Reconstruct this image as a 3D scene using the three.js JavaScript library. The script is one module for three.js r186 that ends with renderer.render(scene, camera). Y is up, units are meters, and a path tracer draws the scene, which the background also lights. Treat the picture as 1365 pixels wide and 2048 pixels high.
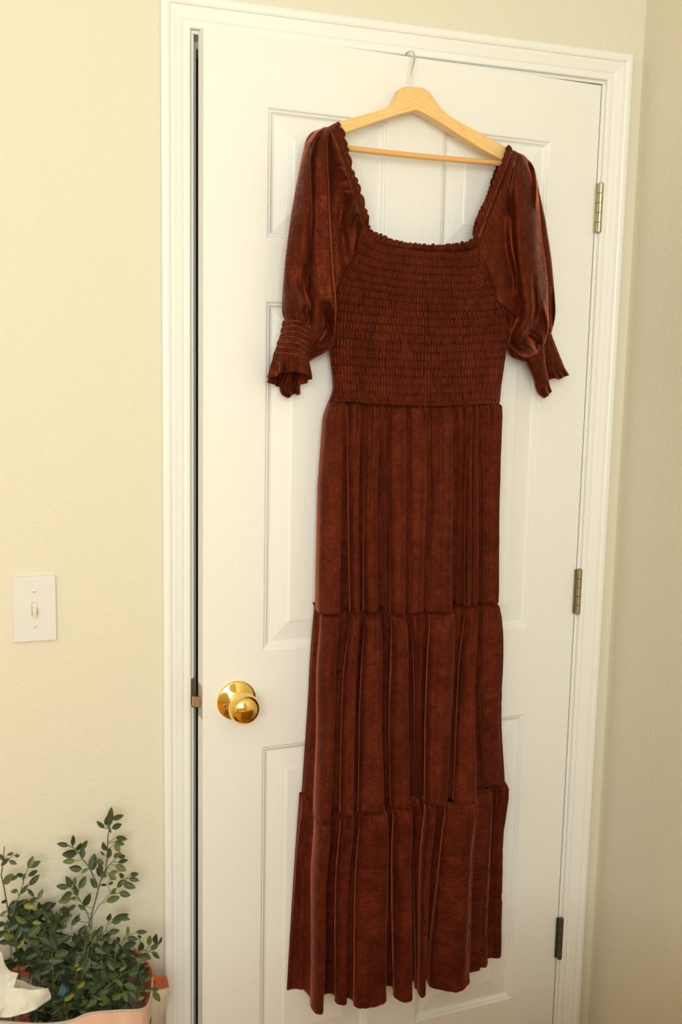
import * as THREE from 'three';
import { RectAreaLightUniformsLib } from 'three/addons/lights/RectAreaLightUniformsLib.js';
import { RoundedBoxGeometry } from 'three/addons/geometries/RoundedBoxGeometry.js';
import { mergeGeometries } from 'three/addons/utils/BufferGeometryUtils.js';

// ---------- camera, daylight, exposure ----------
const scene = new THREE.Scene();
const camera = new THREE.PerspectiveCamera(53.88, 1365 / 2048, 0.05, 60);
camera.position.set(-0.2963, 1.5003, 1.7366);
camera.rotation.set(-0.1364, -0.3130, 0.0199, 'YXZ');
camera.focus = 1.95;
camera.userData.fStop = 4;
const renderer = new THREE.WebGLRenderer({ antialias: true });
renderer.toneMapping = THREE.LinearToneMapping;
renderer.toneMappingExposure = 0.925;
renderer.shadowMap.enabled = true;
scene.background = new THREE.Color(1.0, 0.97, 0.9);
RectAreaLightUniformsLib.init();
const WIN = { x: -0.8, y: 1.85, z: 3.2, w: 1.7, h: 1.3 };
const daylight = new THREE.RectAreaLight(new THREE.Color(1, 1.015, 0.96), 11.6, WIN.w - 0.1, WIN.h - 0.1);
daylight.position.set(WIN.x, WIN.y, WIN.z - 0.04);
daylight.lookAt(WIN.x, WIN.y + 1.1, 0);   // slats of the blind send it upwards
scene.add(daylight);

// ---------- helpers ----------
let seed = 7;
const rnd = () => { seed = (seed + 0x6d2b79f5) | 0; let t = Math.imul(seed ^ (seed >>> 15), 1 | seed); t = (t + Math.imul(t ^ (t >>> 7), 61 | t)) ^ t; return ((t ^ (t >>> 14)) >>> 0) / 4294967296; };
const rr = (a, b) => a + (b - a) * rnd();
const hash = (x, y = 0) => { let h = Math.imul(x | 0, 374761393) + Math.imul(y | 0, 668265263) | 0; h = Math.imul(h ^ (h >>> 13), 1274126177); return ((h ^ (h >>> 16)) >>> 0) / 4294967296; };
const mix = (a, b, t) => a + (b - a) * t;
const clamp = (x, a = 0, b = 1) => Math.min(b, Math.max(a, x));
const smooth = (a, b, x) => { const t = clamp((x - a) / (b - a)); return t * t * (3 - 2 * t); };
function vnoise(x, y, px, py, s) {           // value noise that repeats every px by py cells
  const x0 = Math.floor(x), y0 = Math.floor(y), f = x - x0, g = y - y0;
  const u = f * f * (3 - 2 * f), v = g * g * (3 - 2 * g);
  const m = (i, p) => ((i % p) + p) % p;
  const a = m(x0, px), b = m(x0 + 1, px), c = m(y0, py) + s * 1013, d = m(y0 + 1, py) + s * 1013;
  return mix(mix(hash(a, c), hash(b, c), u), mix(hash(a, d), hash(b, d), u), v);
}
const n1 = (x, s = 1) => vnoise(x, 0.5, 100000, 1, s) ;
const n2 = (x, y, s = 1) => vnoise(x, y, 100000, 100000, s);
function texture(w, h, f, color = false) {
  const d = new Uint8Array(w * h * 4);
  for (let j = 0; j < h; j++) for (let i = 0; i < w; i++) {
    const c = f(i / w, j / h), o = (j * w + i) * 4;
    if (typeof c === 'number') d[o] = d[o + 1] = d[o + 2] = clamp(c) * 255;
    else for (let k = 0; k < 3; k++) d[o + k] = clamp(c[k]) * 255;
    d[o + 3] = 255;
  }
  const t = new THREE.DataTexture(d, w, h);
  t.wrapS = t.wrapT = THREE.RepeatWrapping; t.magFilter = THREE.LinearFilter; t.minFilter = THREE.LinearMipmapLinearFilter; t.generateMipmaps = true;
  if (color) t.colorSpace = THREE.SRGBColorSpace;
  t.needsUpdate = true;
  return t;
}
const rep = (t, sx, sy = sx) => { const c = t.clone(); c.repeat.set(1 / sx, 1 / sy); c.needsUpdate = true; return c; };
const std = (o) => new THREE.MeshStandardMaterial({ side: THREE.DoubleSide, ...o });
const phys = (o) => new THREE.MeshPhysicalMaterial({ side: THREE.DoubleSide, ...o });
const rgb = (r, g, b) => new THREE.Color(r, g, b);

const counts = {};
const numbered = (name) => { const k = counts[name] = (counts[name] ?? -1) + 1; return k ? `${name}_${String(k).padStart(3, '0')}` : name; };
const shade = (m) => { m.castShadow = m.receiveShadow = true; return m; };
function part(name, geo, mat, parent) { const m = shade(new THREE.Mesh(geo, mat)); m.name = name; parent.add(m); return m; }
function struct(name, geo, mat) { const m = shade(new THREE.Mesh(geo, mat)); m.name = name; m.userData = { kind: 'structure' }; scene.add(m); return m; }
function thing(name, label, category, p = [0, 0, 0], turn = 0, group) {
  const g = new THREE.Group(); g.name = numbered(name); g.position.set(...p); g.rotation.y = turn;
  g.userData = { label, category }; if (group) g.userData.group = group;
  scene.add(g); return g;
}
// plain axis-aligned box with uv in metres, from corner to corner
function box(x0, y0, z0, x1, y1, z1, r = 0) {
  const g = r ? new RoundedBoxGeometry(x1 - x0, y1 - y0, z1 - z0, 3, r) : new THREE.BoxGeometry(x1 - x0, y1 - y0, z1 - z0);
  g.translate((x0 + x1) / 2, (y0 + y1) / 2, (z0 + z1) / 2);
  return metreUV(g);
}
function metreUV(g, turned) {
  const p = g.attributes.position, n = g.attributes.normal, uv = new Float32Array(p.count * 2);
  for (let i = 0; i < p.count; i++) {
    const ax = Math.abs(n.getX(i)), ay = Math.abs(n.getY(i)), az = Math.abs(n.getZ(i));
    let u = p.getX(i), v = p.getY(i);
    if (ax > ay && ax > az) u = p.getZ(i); else if (ay > az) v = p.getZ(i);
    uv[2 * i] = turned ? v : u; uv[2 * i + 1] = turned ? u : v;
  }
  g.setAttribute('uv', new THREE.BufferAttribute(uv, 2));
  return g;
}
const flat = (g) => { const q = g.index ? g.toNonIndexed() : g; for (const k of Object.keys(q.attributes)) if (!['position', 'normal', 'uv'].includes(k)) q.deleteAttribute(k); return q; };
const merge = (list) => mergeGeometries(list.map(flat));
// Catmull-Rom through points of any dimension
function spline(pts, closed = false) {
  const n = pts.length, at = (i) => closed ? pts[((i % n) + n) % n] : pts[clamp(i, 0, n - 1)];
  return (t) => {
    const m = closed ? n : n - 1, x = clamp(t, 0, 1) * m, i = Math.min(Math.floor(x), m - 1), f = x - i;
    const a = at(i - 1), b = at(i), c = at(i + 1), d = at(i + 2);
    return b.map((_, k) => 0.5 * (2 * b[k] + (c[k] - a[k]) * f + (2 * a[k] - 5 * b[k] + 4 * c[k] - d[k]) * f * f + (3 * b[k] - a[k] - 3 * c[k] + d[k]) * f * f * f));
  };
}
// the same curve by arc length
function path(pts) {
  if (pts.length === 2) return (t) => pts[0].map((v, k) => mix(v, pts[1][k], t));
  const c = spline(pts), N = 24 * pts.length, len = [0];
  let q = c(0);
  for (let i = 1; i <= N; i++) { const p = c(i / N); len.push(len[i - 1] + Math.hypot(...p.map((v, k) => v - q[k]))); q = p; }
  return (t) => { const l = clamp(t) * len[N]; let a = 0, b = N; while (b - a > 1) { const m = (a + b) >> 1; if (len[m] <= l) a = m; else b = m; } return c((a + (len[b] > len[a] ? (l - len[a]) / (len[b] - len[a]) : 0)) / N); };
}
function grid(nS, nT, f, closed = false) {   // f(s, t) -> [x, y, z, u, v]
  const p = [], uv = [], ix = [];
  for (let j = 0; j <= nT; j++) for (let i = 0; i <= nS; i++) { const q = f(i / nS, j / nT); p.push(q[0], q[1], q[2]); uv.push(q[3] ?? q[0], q[4] ?? q[1]); }
  for (let j = 0; j < nT; j++) for (let i = 0; i < nS; i++) { const a = j * (nS + 1) + i, b = a + 1, c = a + nS + 1, d = c + 1; ix.push(a, c, b, b, c, d); }
  const g = new THREE.BufferGeometry();
  g.setAttribute('position', new THREE.Float32BufferAttribute(p, 3));
  g.setAttribute('uv', new THREE.Float32BufferAttribute(uv, 2));
  g.setIndex(ix); g.computeVertexNormals();
  if (closed) { const n = g.attributes.normal; for (let j = 0; j <= nT; j++) { const a = j * (nS + 1), b = a + nS, v = new THREE.Vector3(n.getX(a) + n.getX(b), n.getY(a) + n.getY(b), n.getZ(a) + n.getZ(b)).normalize(); n.setXYZ(a, v.x, v.y, v.z); n.setXYZ(b, v.x, v.y, v.z); } }
  return g;
}
const v3 = (a) => new THREE.Vector3(a[0], a[1], a[2]);
function tube(pts, r, seg = 40, sides = 8) {
  const g = new THREE.TubeGeometry(new THREE.CatmullRomCurve3(pts.map(v3)), seg, typeof r === 'number' ? r : 1, sides);
  if (typeof r === 'function') {
    const c = new THREE.CatmullRomCurve3(pts.map(v3)), p = g.attributes.position;
    for (let j = 0; j <= seg; j++) { const o = c.getPointAt(j / seg), k = r(j / seg); for (let i = 0; i <= sides; i++) { const q = j * (sides + 1) + i; p.setXYZ(q, mix(o.x, p.getX(q), k), mix(o.y, p.getY(q), k), mix(o.z, p.getZ(q), k)); } }
  }
  return g;
}

// ---------- materials ----------
const peel = texture(1024, 1024, (x, y) => { let h = 0; for (const [n, a, s] of [[40, .34, 1], [85, .34, 2], [170, .2, 3], [330, .12, 4]]) h += a * vnoise(x * n, y * n, n, n, s); return h; });
const grain = texture(512, 1024, (x, y) => {
  const w = x * 60 + 3.2 * vnoise(x * 4, y * 3, 4, 3, 5) + 1.2 * vnoise(x * 12, y * 7, 12, 7, 6);
  const v = 0.5 + 0.5 * Math.sin(w * 2 * Math.PI * 0.5);
  return 0.42 * v * (0.4 + 0.6 * vnoise(x * 30, y * 12, 30, 12, 7)) + 0.58 * vnoise(x * 128, y * 14, 128, 14, 8);
});
const white = [.84, .83, .775];
const M = {
  wall: std({ color: rgb(.73, .682, .54), roughness: .8, bumpMap: rep(peel, .3), bumpScale: .0009 }),
  trim: phys({ color: rgb(...white), roughness: .38, bumpMap: rep(peel, .35), bumpScale: .00012 }),
  doorV: phys({ color: rgb(...white), roughness: .42, bumpMap: rep(grain, .16, .42), bumpScale: .00017 }),
  doorH: phys({ color: rgb(...white), roughness: .42, bumpMap: rep(grain, .16, .42), bumpScale: .00017 }),
  doorPlain: phys({ color: rgb(...white), roughness: .42 }),
  ceiling: std({ color: rgb(.90, .89, .85), roughness: .9 }),
  floor: std({ color: rgb(.6, .27, .01), roughness: .8, bumpMap: rep(peel, .1), bumpScale: .002 }),
  dark: std({ color: rgb(.35, .3, .2), roughness: .9 }),
  brass: phys({ color: rgb(.89, .64, .2), metalness: 1, roughness: .07 }),
  nickel: phys({ color: rgb(.55, .49, .36), metalness: 1, roughness: .36 }),
  bronze: phys({ color: rgb(.55, .42, .32), metalness: 1, roughness: .35 }),
  steel: phys({ color: rgb(.72, .7, .62), metalness: 1, roughness: .22 }),
  plate: phys({ color: rgb(.74, .72, .68), roughness: .3, clearcoat: .3, clearcoatRoughness: .2 }),
  toggle: phys({ color: rgb(.82, .76, .6), roughness: .3 }),
};

// velvet: nap of mixed tone, fine pile
const napTone = (sx, sy) => texture(1024, 1024, (x, y) => {
  const a = vnoise(x * 14, y * 9, 14, 9, 11) * .18 + vnoise(x * 34 * sx, y * 26, 34 * sx, 26, 12) * .24 + vnoise(x * 90, y * 110 * sy, 90, 110 * sy, 13) * .26 + vnoise(x * 220, y * 260, 220, 260, 18) * .16 + vnoise(x * 500, y * 500, 500, 500, 14) * .16;
  const k = smooth(.2, .78, a);
  return [mix(.175, .335, k), mix(.06, .127, k), mix(.032, .076, k)];
}, true);
const mottle = napTone(1, 1);
const napRough = texture(1024, 1024, (x, y) => mix(.40, .82, smooth(.25, .75, vnoise(x * 30, y * 22, 30, 22, 61) * .25 + vnoise(x * 90, y * 80, 90, 80, 62) * .3 + vnoise(x * 240, y * 240, 240, 240, 63) * .45)));
const pile = texture(1024, 1024, (x, y) => .3 * vnoise(x * 110, y * 90, 110, 90, 15) + .7 * vnoise(x * 500, y * 500, 500, 500, 17));
M.velvet = phys({ map: rep(mottle, .36), bumpMap: rep(pile, .34), bumpScale: .0003, roughness: .68, ior: 1.55, specularColor: rgb(1, .2, .07), sheen: 1.3, sheenColor: rgb(1, .24, .1), sheenRoughness: .6 });
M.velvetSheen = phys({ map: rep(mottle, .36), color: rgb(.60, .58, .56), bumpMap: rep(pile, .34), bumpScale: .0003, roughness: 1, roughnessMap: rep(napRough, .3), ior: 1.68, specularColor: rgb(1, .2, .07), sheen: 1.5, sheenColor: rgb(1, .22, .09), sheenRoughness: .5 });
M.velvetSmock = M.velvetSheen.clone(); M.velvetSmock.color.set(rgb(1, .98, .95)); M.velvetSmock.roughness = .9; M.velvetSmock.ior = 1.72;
M.thread = std({ color: rgb(.36, .12, .055), roughness: .8 });
const oak = texture(1024, 256, (x, y) => {
  const w = y * 26 + 2.5 * vnoise(x * 5, y * 4, 5, 4, 21) + vnoise(x * 14, y * 10, 14, 10, 22);
  const k = .5 * (.5 + .5 * Math.sin(w * Math.PI)) * vnoise(x * 8, y * 20, 8, 20, 23) + .5 * vnoise(x * 40, y * 90, 40, 90, 24);
  return [mix(.95, .88, k), mix(.80, .68, k), mix(.53, .40, k)];
}, true);
M.oak = phys({ map: rep(oak, .3, .08), roughness: .42, clearcoat: .25, clearcoatRoughness: .3 });
M.oakDowel = phys({ map: rep(oak, .3, .08), color: rgb(.92, .8, .68), roughness: .4 });
// ---------- the room ----------
const W = .7612, TH = .0721, JL = -.0045, JR = .7642, JT = 2.047, CR = .8484, BACK = WIN.z;
const XL = -2.1, H = 2.6;
{
  const s = new THREE.Shape([[XL - .1, 0], [JL - .016, 0], [JL - .016, JT + .016], [JR + .016, JT + .016], [JR + .016, 0], [CR + .1, 0], [CR + .1, H], [XL - .1, H]].map((p) => new THREE.Vector2(...p)));
  const g = new THREE.ExtrudeGeometry(s, { depth: .115, bevelEnabled: false }); g.translate(0, 0, -.115);
  struct('wall_back', g, M.wall);
  struct('wall_right', box(CR, 0, 0, CR + .1, H, BACK + .1), M.wall);
  struct('wall_left', box(XL - .1, 0, 0, XL, H, BACK + .1), M.wall);
  struct('floor', box(XL - .1, -.08, -1.1, CR + .6, 0, BACK + .1), M.floor);
  struct('ceiling', box(XL - .1, H, -1.1, CR + .6, H + .08, BACK + .1), M.ceiling);
  // wall behind the camera with the window opening
  const f = new THREE.Shape([[XL, 0], [CR, 0], [CR, H], [XL, H]].map((p) => new THREE.Vector2(...p)));
  const x0 = WIN.x - WIN.w / 2, x1 = WIN.x + WIN.w / 2, y0 = WIN.y - WIN.h / 2, y1 = WIN.y + WIN.h / 2;
  f.holes.push(new THREE.Path([[x0, y0], [x1, y0], [x1, y1], [x0, y1]].map((p) => new THREE.Vector2(...p))));
  const fg = new THREE.ExtrudeGeometry(f, { depth: .1, bevelEnabled: false }); fg.translate(0, 0, BACK);
  struct('wall_front', fg, M.wall);
  const b = .045;
  struct('window_1', merge([box(x0, y0, BACK, x0 + b, y1, BACK + .07), box(x1 - b, y0, BACK, x1, y1, BACK + .07), box(x0, y0, BACK, x1, y0 + b, BACK + .07), box(x0, y1 - b, BACK, x1, y1, BACK + .07), box(WIN.x - b / 2, y0, BACK + .01, WIN.x + b / 2, y1, BACK + .05)]), M.trim);
  // closet behind the door
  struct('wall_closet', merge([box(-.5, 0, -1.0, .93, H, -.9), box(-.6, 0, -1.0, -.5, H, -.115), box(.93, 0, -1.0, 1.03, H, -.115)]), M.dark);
}
// door lining: jambs, stops, mitred casing
function frame3(profile, left, right, top, z0 = 0) {   // profile [[offset away from the opening, height]...]
  const legs = [[], [], []];
  for (const [o, h] of profile) {
    const a = [left - o, 0, z0 + h], b = [left - o, top + o, z0 + h], c = [right + o, top + o, z0 + h], d = [right + o, 0, z0 + h];
    legs[0].push([a, b]); legs[1].push([b, c]); legs[2].push([c, d]);
  }
  return legs.map((L) => {
    const pos = [], uv = [];
    for (let i = 0; i + 1 < L.length; i++) {
      const [a, b] = L[i], [c, d] = L[i + 1];
      for (const q of [a, b, c, c, b, d]) { pos.push(...q); uv.push(q[0] + q[2], q[1]); }
    }
    const g = new THREE.BufferGeometry();
    g.setAttribute('position', new THREE.Float32BufferAttribute(pos, 3)); g.setAttribute('uv', new THREE.Float32BufferAttribute(uv, 2));
    g.computeVertexNormals(); return g;
  });
}
{
  const prof = [[0, 0], [0, .007], [.0012, .0088], [.0035, .0095], [.0085, .0098], [.0105, .0092], [.0115, .0078], [.0125, .0078], [.014, .0095], [.0175, .0106], [.024, .0118], [.029, .0132], [.0315, .0132], [.0325, .0122], [.0335, .0122], [.0348, .0150], [.038, .0166], [.042, .0170], [.046, .0166], [.0488, .015], [.0497, .0125], [.0497, 0]];
  frame3(prof, -.0107, .7695, 2.0525).forEach((g, i) => struct(`trim_${i + 1}`, g, M.trim));
  const jamb = [box(JL - .016, 0, -.115, JL, JT, 0, .0012), box(JL - .016, JT, -.115, JR + .016, JT + .016, 0, .0012), box(JR, 0, -.115, JR + .016, JT, 0, .0012)];
  jamb.forEach((g, i) => struct(`trim_${i + 4}`, g, M.trim));
  const stop = [[-.011, -.09], [-.011, -.040], [-.0095, -.0378], [0, -.0378]];
  frame3(stop, JL, JR, JT).forEach((g, i) => struct(`trim_${i + 7}`, g, M.trim));
  struct('baseboard_back', box(XL, 0, 0, -.061, .083, .013, .002), M.trim);
  struct('baseboard_right', box(CR - .013, 0, .02, CR, .083, BACK, .002), M.trim);
}
// chest of drawers against the right-hand wall, between the window and the foot of the door
{
  const t = thing('dresser', 'brown wooden chest of drawers against the right wall behind the camera', 'dresser', [.35, 0, 1.2]);
  const m = std({ color: rgb(.55, .29, .05), roughness: .5 });
  part('carcass', box(-.48, 0, -.25, .49, .70, .25, .006), m, t);
  part('top', box(-.50, .70, -.265, .495, .725, .26, .006), m, t);
  for (let j = 0; j < 3; j++) { const d = part('drawer', box(-.45, .05 + j * .215, -.265, .46, .255 + j * .215, -.25, .004), m, t); for (const x of [-.25, .25]) part('drawer_knob', new THREE.SphereGeometry(.014, 14, 10).translate(x, .15 + j * .215, -.277), M.nickel, d); }
}

// ---------- the door ----------
const DP = [W - W * Math.cos(TH), 0, W * Math.sin(TH)];
const door = new THREE.Group(); door.name = 'door_1'; door.position.set(...DP); door.rotation.y = TH; door.userData = { kind: 'structure' }; scene.add(door);
{
  const X = [0, .1115, .3241, .4361, .6535, W], Y = [.012, .2235, .8312, 1.015, 1.6168, 1.7263, 1.9305, 2.044], D = -.0345, S = .0035;
  const slab = (a, b, c, d) => { const g = box(a, b, D, c, d, 0); return g; };
  // stiles and rails carry the embossed grain along their length; a thin core closes the panels
  part('stile', box(X[0], Y[0], D, X[1] - S, Y[7], 0), M.doorV, door);
  part('stile', box(X[4] + S, Y[0], D, X[5], Y[7], 0), M.doorV, door);
  for (const [a, b] of [[0, 1], [2, 3], [4, 5], [6, 7]]) part('rail', metreUV(slab(X[1] - S, Y[a] + (a ? S : 0), X[4] + S, Y[b] - (b < 7 ? S : 0)), true), M.doorH, door);
  for (const [a, b] of [[1, 2], [3, 4], [5, 6]]) part('mullion', slab(X[2] + S, Y[a] - S, X[3] - S, Y[b] + S), M.doorV, door);
  const prof = [[-S, 0], [-.002, -.0003], [-.0008, -.0012], [0, -.0026], [.0008, -.0036], [.0022, -.0034], [.0035, -.0038], [.0048, -.0052], [.006, -.0068], [.0078, -.008], [.010, -.0084], [.0115, -.0084], [.013, -.0082], [.043, -.0036], [.0455, -.0026], [.048, -.0023]];
  const panel = (x0, y0, x1, y1) => {
    const pos = [], uv = [];
    const ring = ([o, h]) => [[x0 + o, y0 + o, h], [x1 - o, y0 + o, h], [x1 - o, y1 - o, h], [x0 + o, y1 - o, h]];
    const quad = (a, b, c, d) => { for (const q of [a, b, c, a, c, d]) { pos.push(...q); uv.push(q[0], q[1]); } };
    for (let i = 0; i + 1 < prof.length; i++) { const A = ring(prof[i]), B = ring(prof[i + 1]); for (let k = 0; k < 4; k++) quad(A[k], A[(k + 1) % 4], B[(k + 1) % 4], B[k]); }
    quad(...ring(prof[prof.length - 1]));
    const g = new THREE.BufferGeometry();
    g.setAttribute('position', new THREE.Float32BufferAttribute(pos, 3)); g.setAttribute('uv', new THREE.Float32BufferAttribute(uv, 2)); g.computeVertexNormals();
    return merge([g, box(x0 - S, y0 - S, D, x1 + S, y1 + S, D + .01)]);
  };
  for (const [a, b] of [[1, 2], [3, 4], [5, 6]]) for (const [c, d] of [[1, 2], [3, 4]]) part('panel', panel(X[c], Y[a], X[d], Y[b]), M.doorV, door);
  // knob with its rosette
  const lathe = (pts) => { const g = new THREE.LatheGeometry(pts.map((p) => new THREE.Vector2(...p)), 64); g.rotateX(Math.PI / 2); return g; };
  const smoothed = (pts, n) => { const c = spline(pts); return Array.from({ length: n + 1 }, (_, i) => { const q = c(i / n); return [Math.max(q[0], 0), q[1]]; }); };
  const knob = part('knob', lathe(smoothed([[.0125, .006], [.0112, .016], [.0125, .024], [.018, .029], [.0245, .036], [.0272, .046], [.0258, .056], [.0205, .0635], [.012, .0675], [.004, .069], [0, .0691]], 60)), M.brass, door);
  knob.position.set(.0605, .9262, 0);
  part('rosette', lathe(smoothed([[.0355, 0], [.0355, .002], [.034, .0042], [.029, .0062], [.022, .0085], [.017, .0105], [.0145, .0125], [.0128, .013], [.0128, .006]], 40)), M.brass, knob);
  const hole = new THREE.TorusGeometry(.0034, .001, 10, 24); hole.translate(-.0225, -.006, .0088);
  part('privacy_hole', merge([hole, new THREE.CylinderGeometry(.0033, .0033, .004, 20).rotateX(Math.PI / 2).translate(-.0225, -.006, .0066)]), M.bronze, knob);
  // latch in the door edge
  const latch = part('latch_plate', box(-.0012, .897, -.030, .0005, .956, -.0045, .0005), M.nickel, door); latch.userData.label = 'worn nickel latch plate';
  const bs = new THREE.Shape([[0, 0], [-.0125, 0], [-.0125, -.004], [-.004, -.0125], [0, -.0125]].map((p) => new THREE.Vector2(...p)));
  const bg = new THREE.ExtrudeGeometry(bs, { depth: .0165, bevelEnabled: true, bevelSize: .0006, bevelThickness: .0006, bevelSegments: 2 }); bg.rotateX(-Math.PI / 2); bg.translate(0, .917, -.0235);
  part('latch_bolt', bg, M.bronze, latch);
}
// strike plate and hinges on the lining
{
  const t = thing('strike_plate', 'dark strike plate let into the left door jamb opposite the latch', 'strike plate', [JL, .93, -.006]);
  const s = new THREE.Shape([[-.006, -.017], [-.0072, .019], [-.004, .025], [.0016, .028], [.0016, -.028], [-.003, -.0265]].map((p) => new THREE.Vector2(...p)));
  const g = new THREE.ExtrudeGeometry(s, { depth: .0018, bevelEnabled: true, bevelSize: .0004, bevelThickness: .0004, bevelSegments: 2 }); g.translate(0, 0, .006);
  part('lip', g, std({ color: rgb(.16, .11, .06), metalness: .8, roughness: .5 }), t);
  part('plate', box(-.0006, -.028, -.022, .0008, .028, .006, .0003), M.bronze, t);
}
const hingeLabel = ['worn satin nickel butt hinge at the top right of the door', 'tarnished butt hinge halfway up the right side of the door', 'dark butt hinge low on the right side of the door'];
[[.7677, 1.8215], [.7655, 1.0785], [.7655, .3365]].forEach(([x, y], i) => {
  const t = thing('hinge', hingeLabel[i], 'hinge', [x, y, .0075]);
  const m = phys({ color: [rgb(.50, .45, .31), rgb(.36, .31, .18), rgb(.10, .09, .06)][i], metalness: [1, .9, .6][i], roughness: [.36, .45, .55][i] });
  const h = .0895, k = h / 5;
  for (let j = 0; j < 5; j++) {
    const g = new THREE.CylinderGeometry(.0052, .0052, k - .0011, 24); g.translate(0, -h / 2 + k * (j + .5), 0);
    const w = j % 2 ? [.0012, -.0085] : [.0012, -.004];
    part('knuckle', merge([g, box(w[1], -h / 2 + k * j + .0006, -.0042, 0, -h / 2 + k * (j + 1) - .0006, -.0028)]), m, t);
  }
  part('leaf', box(-.0088, -h / 2, -.0058, -.001, h / 2, -.0044, .0003), m, t);
  const pin = new THREE.SphereGeometry(.0046, 16, 10); pin.scale(1, .5, 1);
  part('pin', pin.clone().translate(0, h / 2, 0), m, t); part('pin', pin.clone().translate(0, -h / 2, 0), m, t);
});
// ---------- light switch ----------
{
  const t = thing('light_switch', 'white toggle light switch on the cream wall left of the door', 'light switch', [-.2742, 1.0985, 0]);
  const r = .003, ps = new THREE.Shape(); const w = .0338, h = .0548;
  ps.moveTo(-w, -h); ps.lineTo(w, -h); ps.lineTo(w, h); ps.lineTo(-w, h); ps.closePath();
  const hole = new THREE.Path([[-.0052, -.0122], [.0052, -.0122], [.0052, .0122], [-.0052, .0122]].map((p) => new THREE.Vector2(...p))); ps.holes.push(hole);
  const g = new THREE.ExtrudeGeometry(ps, { depth: .0022, bevelEnabled: true, bevelSize: .0012, bevelThickness: .0035, bevelSegments: 4 }); g.translate(0, 0, .0012);
  part('plate', g, M.plate, t);
  part('toggle_frame', box(-.0064, -.0134, .0005, .0064, .0134, .003), M.toggle, t);
  const lever = new RoundedBoxGeometry(.0072, .0145, .0125, 3, .0012); lever.rotateX(.35); lever.translate(0, -.005, .0095);
  part('toggle', lever, M.toggle, t);
  for (const y of [.0301, -.0301]) {
    const s = new THREE.SphereGeometry(.0034, 20, 12); s.scale(1, 1, .42); s.translate(0, y, .0065);
    const sl = box(-.003, -.00045, -.0003, .003, .00045, .0003); sl.rotateZ(y > 0 ? 0 : .6); sl.translate(0, y, .0079);
    const sc = part('screw', s, M.plate, t); part('slot', sl, std({ color: rgb(.3, .28, .24), roughness: .6 }), sc);
  }
}

// ---------- hanger and dress: modelled in the door's frame (x along the door, y up, z out from its face) ----------
const onDoor = (name, label, cat, o) => { const t = thing(name, label, cat, [DP[0] + o[0] * Math.cos(TH) + o[2] * Math.sin(TH), o[1], DP[2] - o[0] * Math.sin(TH) + o[2] * Math.cos(TH)], TH); t.o = o; return t; };
const add = (name, geo, mat, top, parent = top) => part(name, geo.translate(-top.o[0], -top.o[1], -top.o[2]), mat, parent);
const O = [.36, .36, .05];
{
  const t = onDoor('clothes_hanger', 'pale wooden clothes hanger hooked over the top of the white door', 'hanger', [.36, 1.87, .035]);
  delete t.userData.o;
  const L = [[.3565,1.9814,.046],[.3577,1.9468,.046],[.3262,1.9361,.046],[.2897,1.9217,.046],[.236,1.8992,.046],[.2078,1.8868,.046],[.2013,1.9027,.046],[.2109,1.9077,.046],[.2534,1.9233,.046],[.2893,1.936,.046],[.3075,1.9445,.046],[.3183,1.9537,.046],[.3235,1.9639,.046],[.326,1.9738,.046],[.3305,1.9776,.046],[.3416,1.9801,.046]];
  const R = [[.3565,1.9814,.046],[.3688,1.9813,.046],[.3793,1.9777,.046],[.3852,1.9719,.046],[.3951,1.9608,.046],[.407,1.9499,.046],[.4258,1.9396,.046],[.4605,1.9267,.046],[.4958,1.9153,.046],[.5389,1.9002,.046],[.5515,1.8946,.046],[.5473,1.8754,.046],[.5276,1.8813,.046],[.4918,1.8931,.046],[.4514,1.91,.046],[.402,1.9313,.046],[.3729,1.9428,.046],[.3577,1.9468,.046]];
  for (const pts of [L, R]) {
    const s = new THREE.Shape(pts.map((p) => new THREE.Vector2(p[0], p[1])));
    const g = new THREE.ExtrudeGeometry(s, { depth: .0185, bevelEnabled: true, bevelSize: .0012, bevelThickness: .0014, bevelSegments: 3 });
    g.translate(0, 0, .0265);
    const p = g.attributes.position, uv = g.attributes.uv, a = pts === L ? .32 : -.5;
    for (let i = 0; i < p.count; i++) { const x = p.getX(i), y = p.getY(i) + p.getZ(i); uv.setXY(i, x * Math.cos(a) + y * Math.sin(a), y * Math.cos(a) - x * Math.sin(a)); }
    add('arm', g, M.oak, t);
  }
  add('bar', tube([[.1978,1.8735,.036],[.2317,1.8729,.036],[.3803,1.8729,.036],[.5318,1.8758,.036],[.5596,1.8758,.036]], .0049, 24, 16), M.oakDowel, t);
  add('hook', tube([[.3533, 1.972, .0355], [.3530, 1.985, .0355], [.3508, 1.998, .0352], [.3512, 2.010, .035], [.3548, 2.022, .034], [.358, 2.034, .030], [.3605, 2.0445, .0215], [.3625, 2.0515, .006], [.3645, 2.055, -.010], [.366, 2.053, -.026], [.367, 2.043, -.037], [.367, 2.032, -.0405]], .0017, 90, 10), M.steel, t);
}
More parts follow.
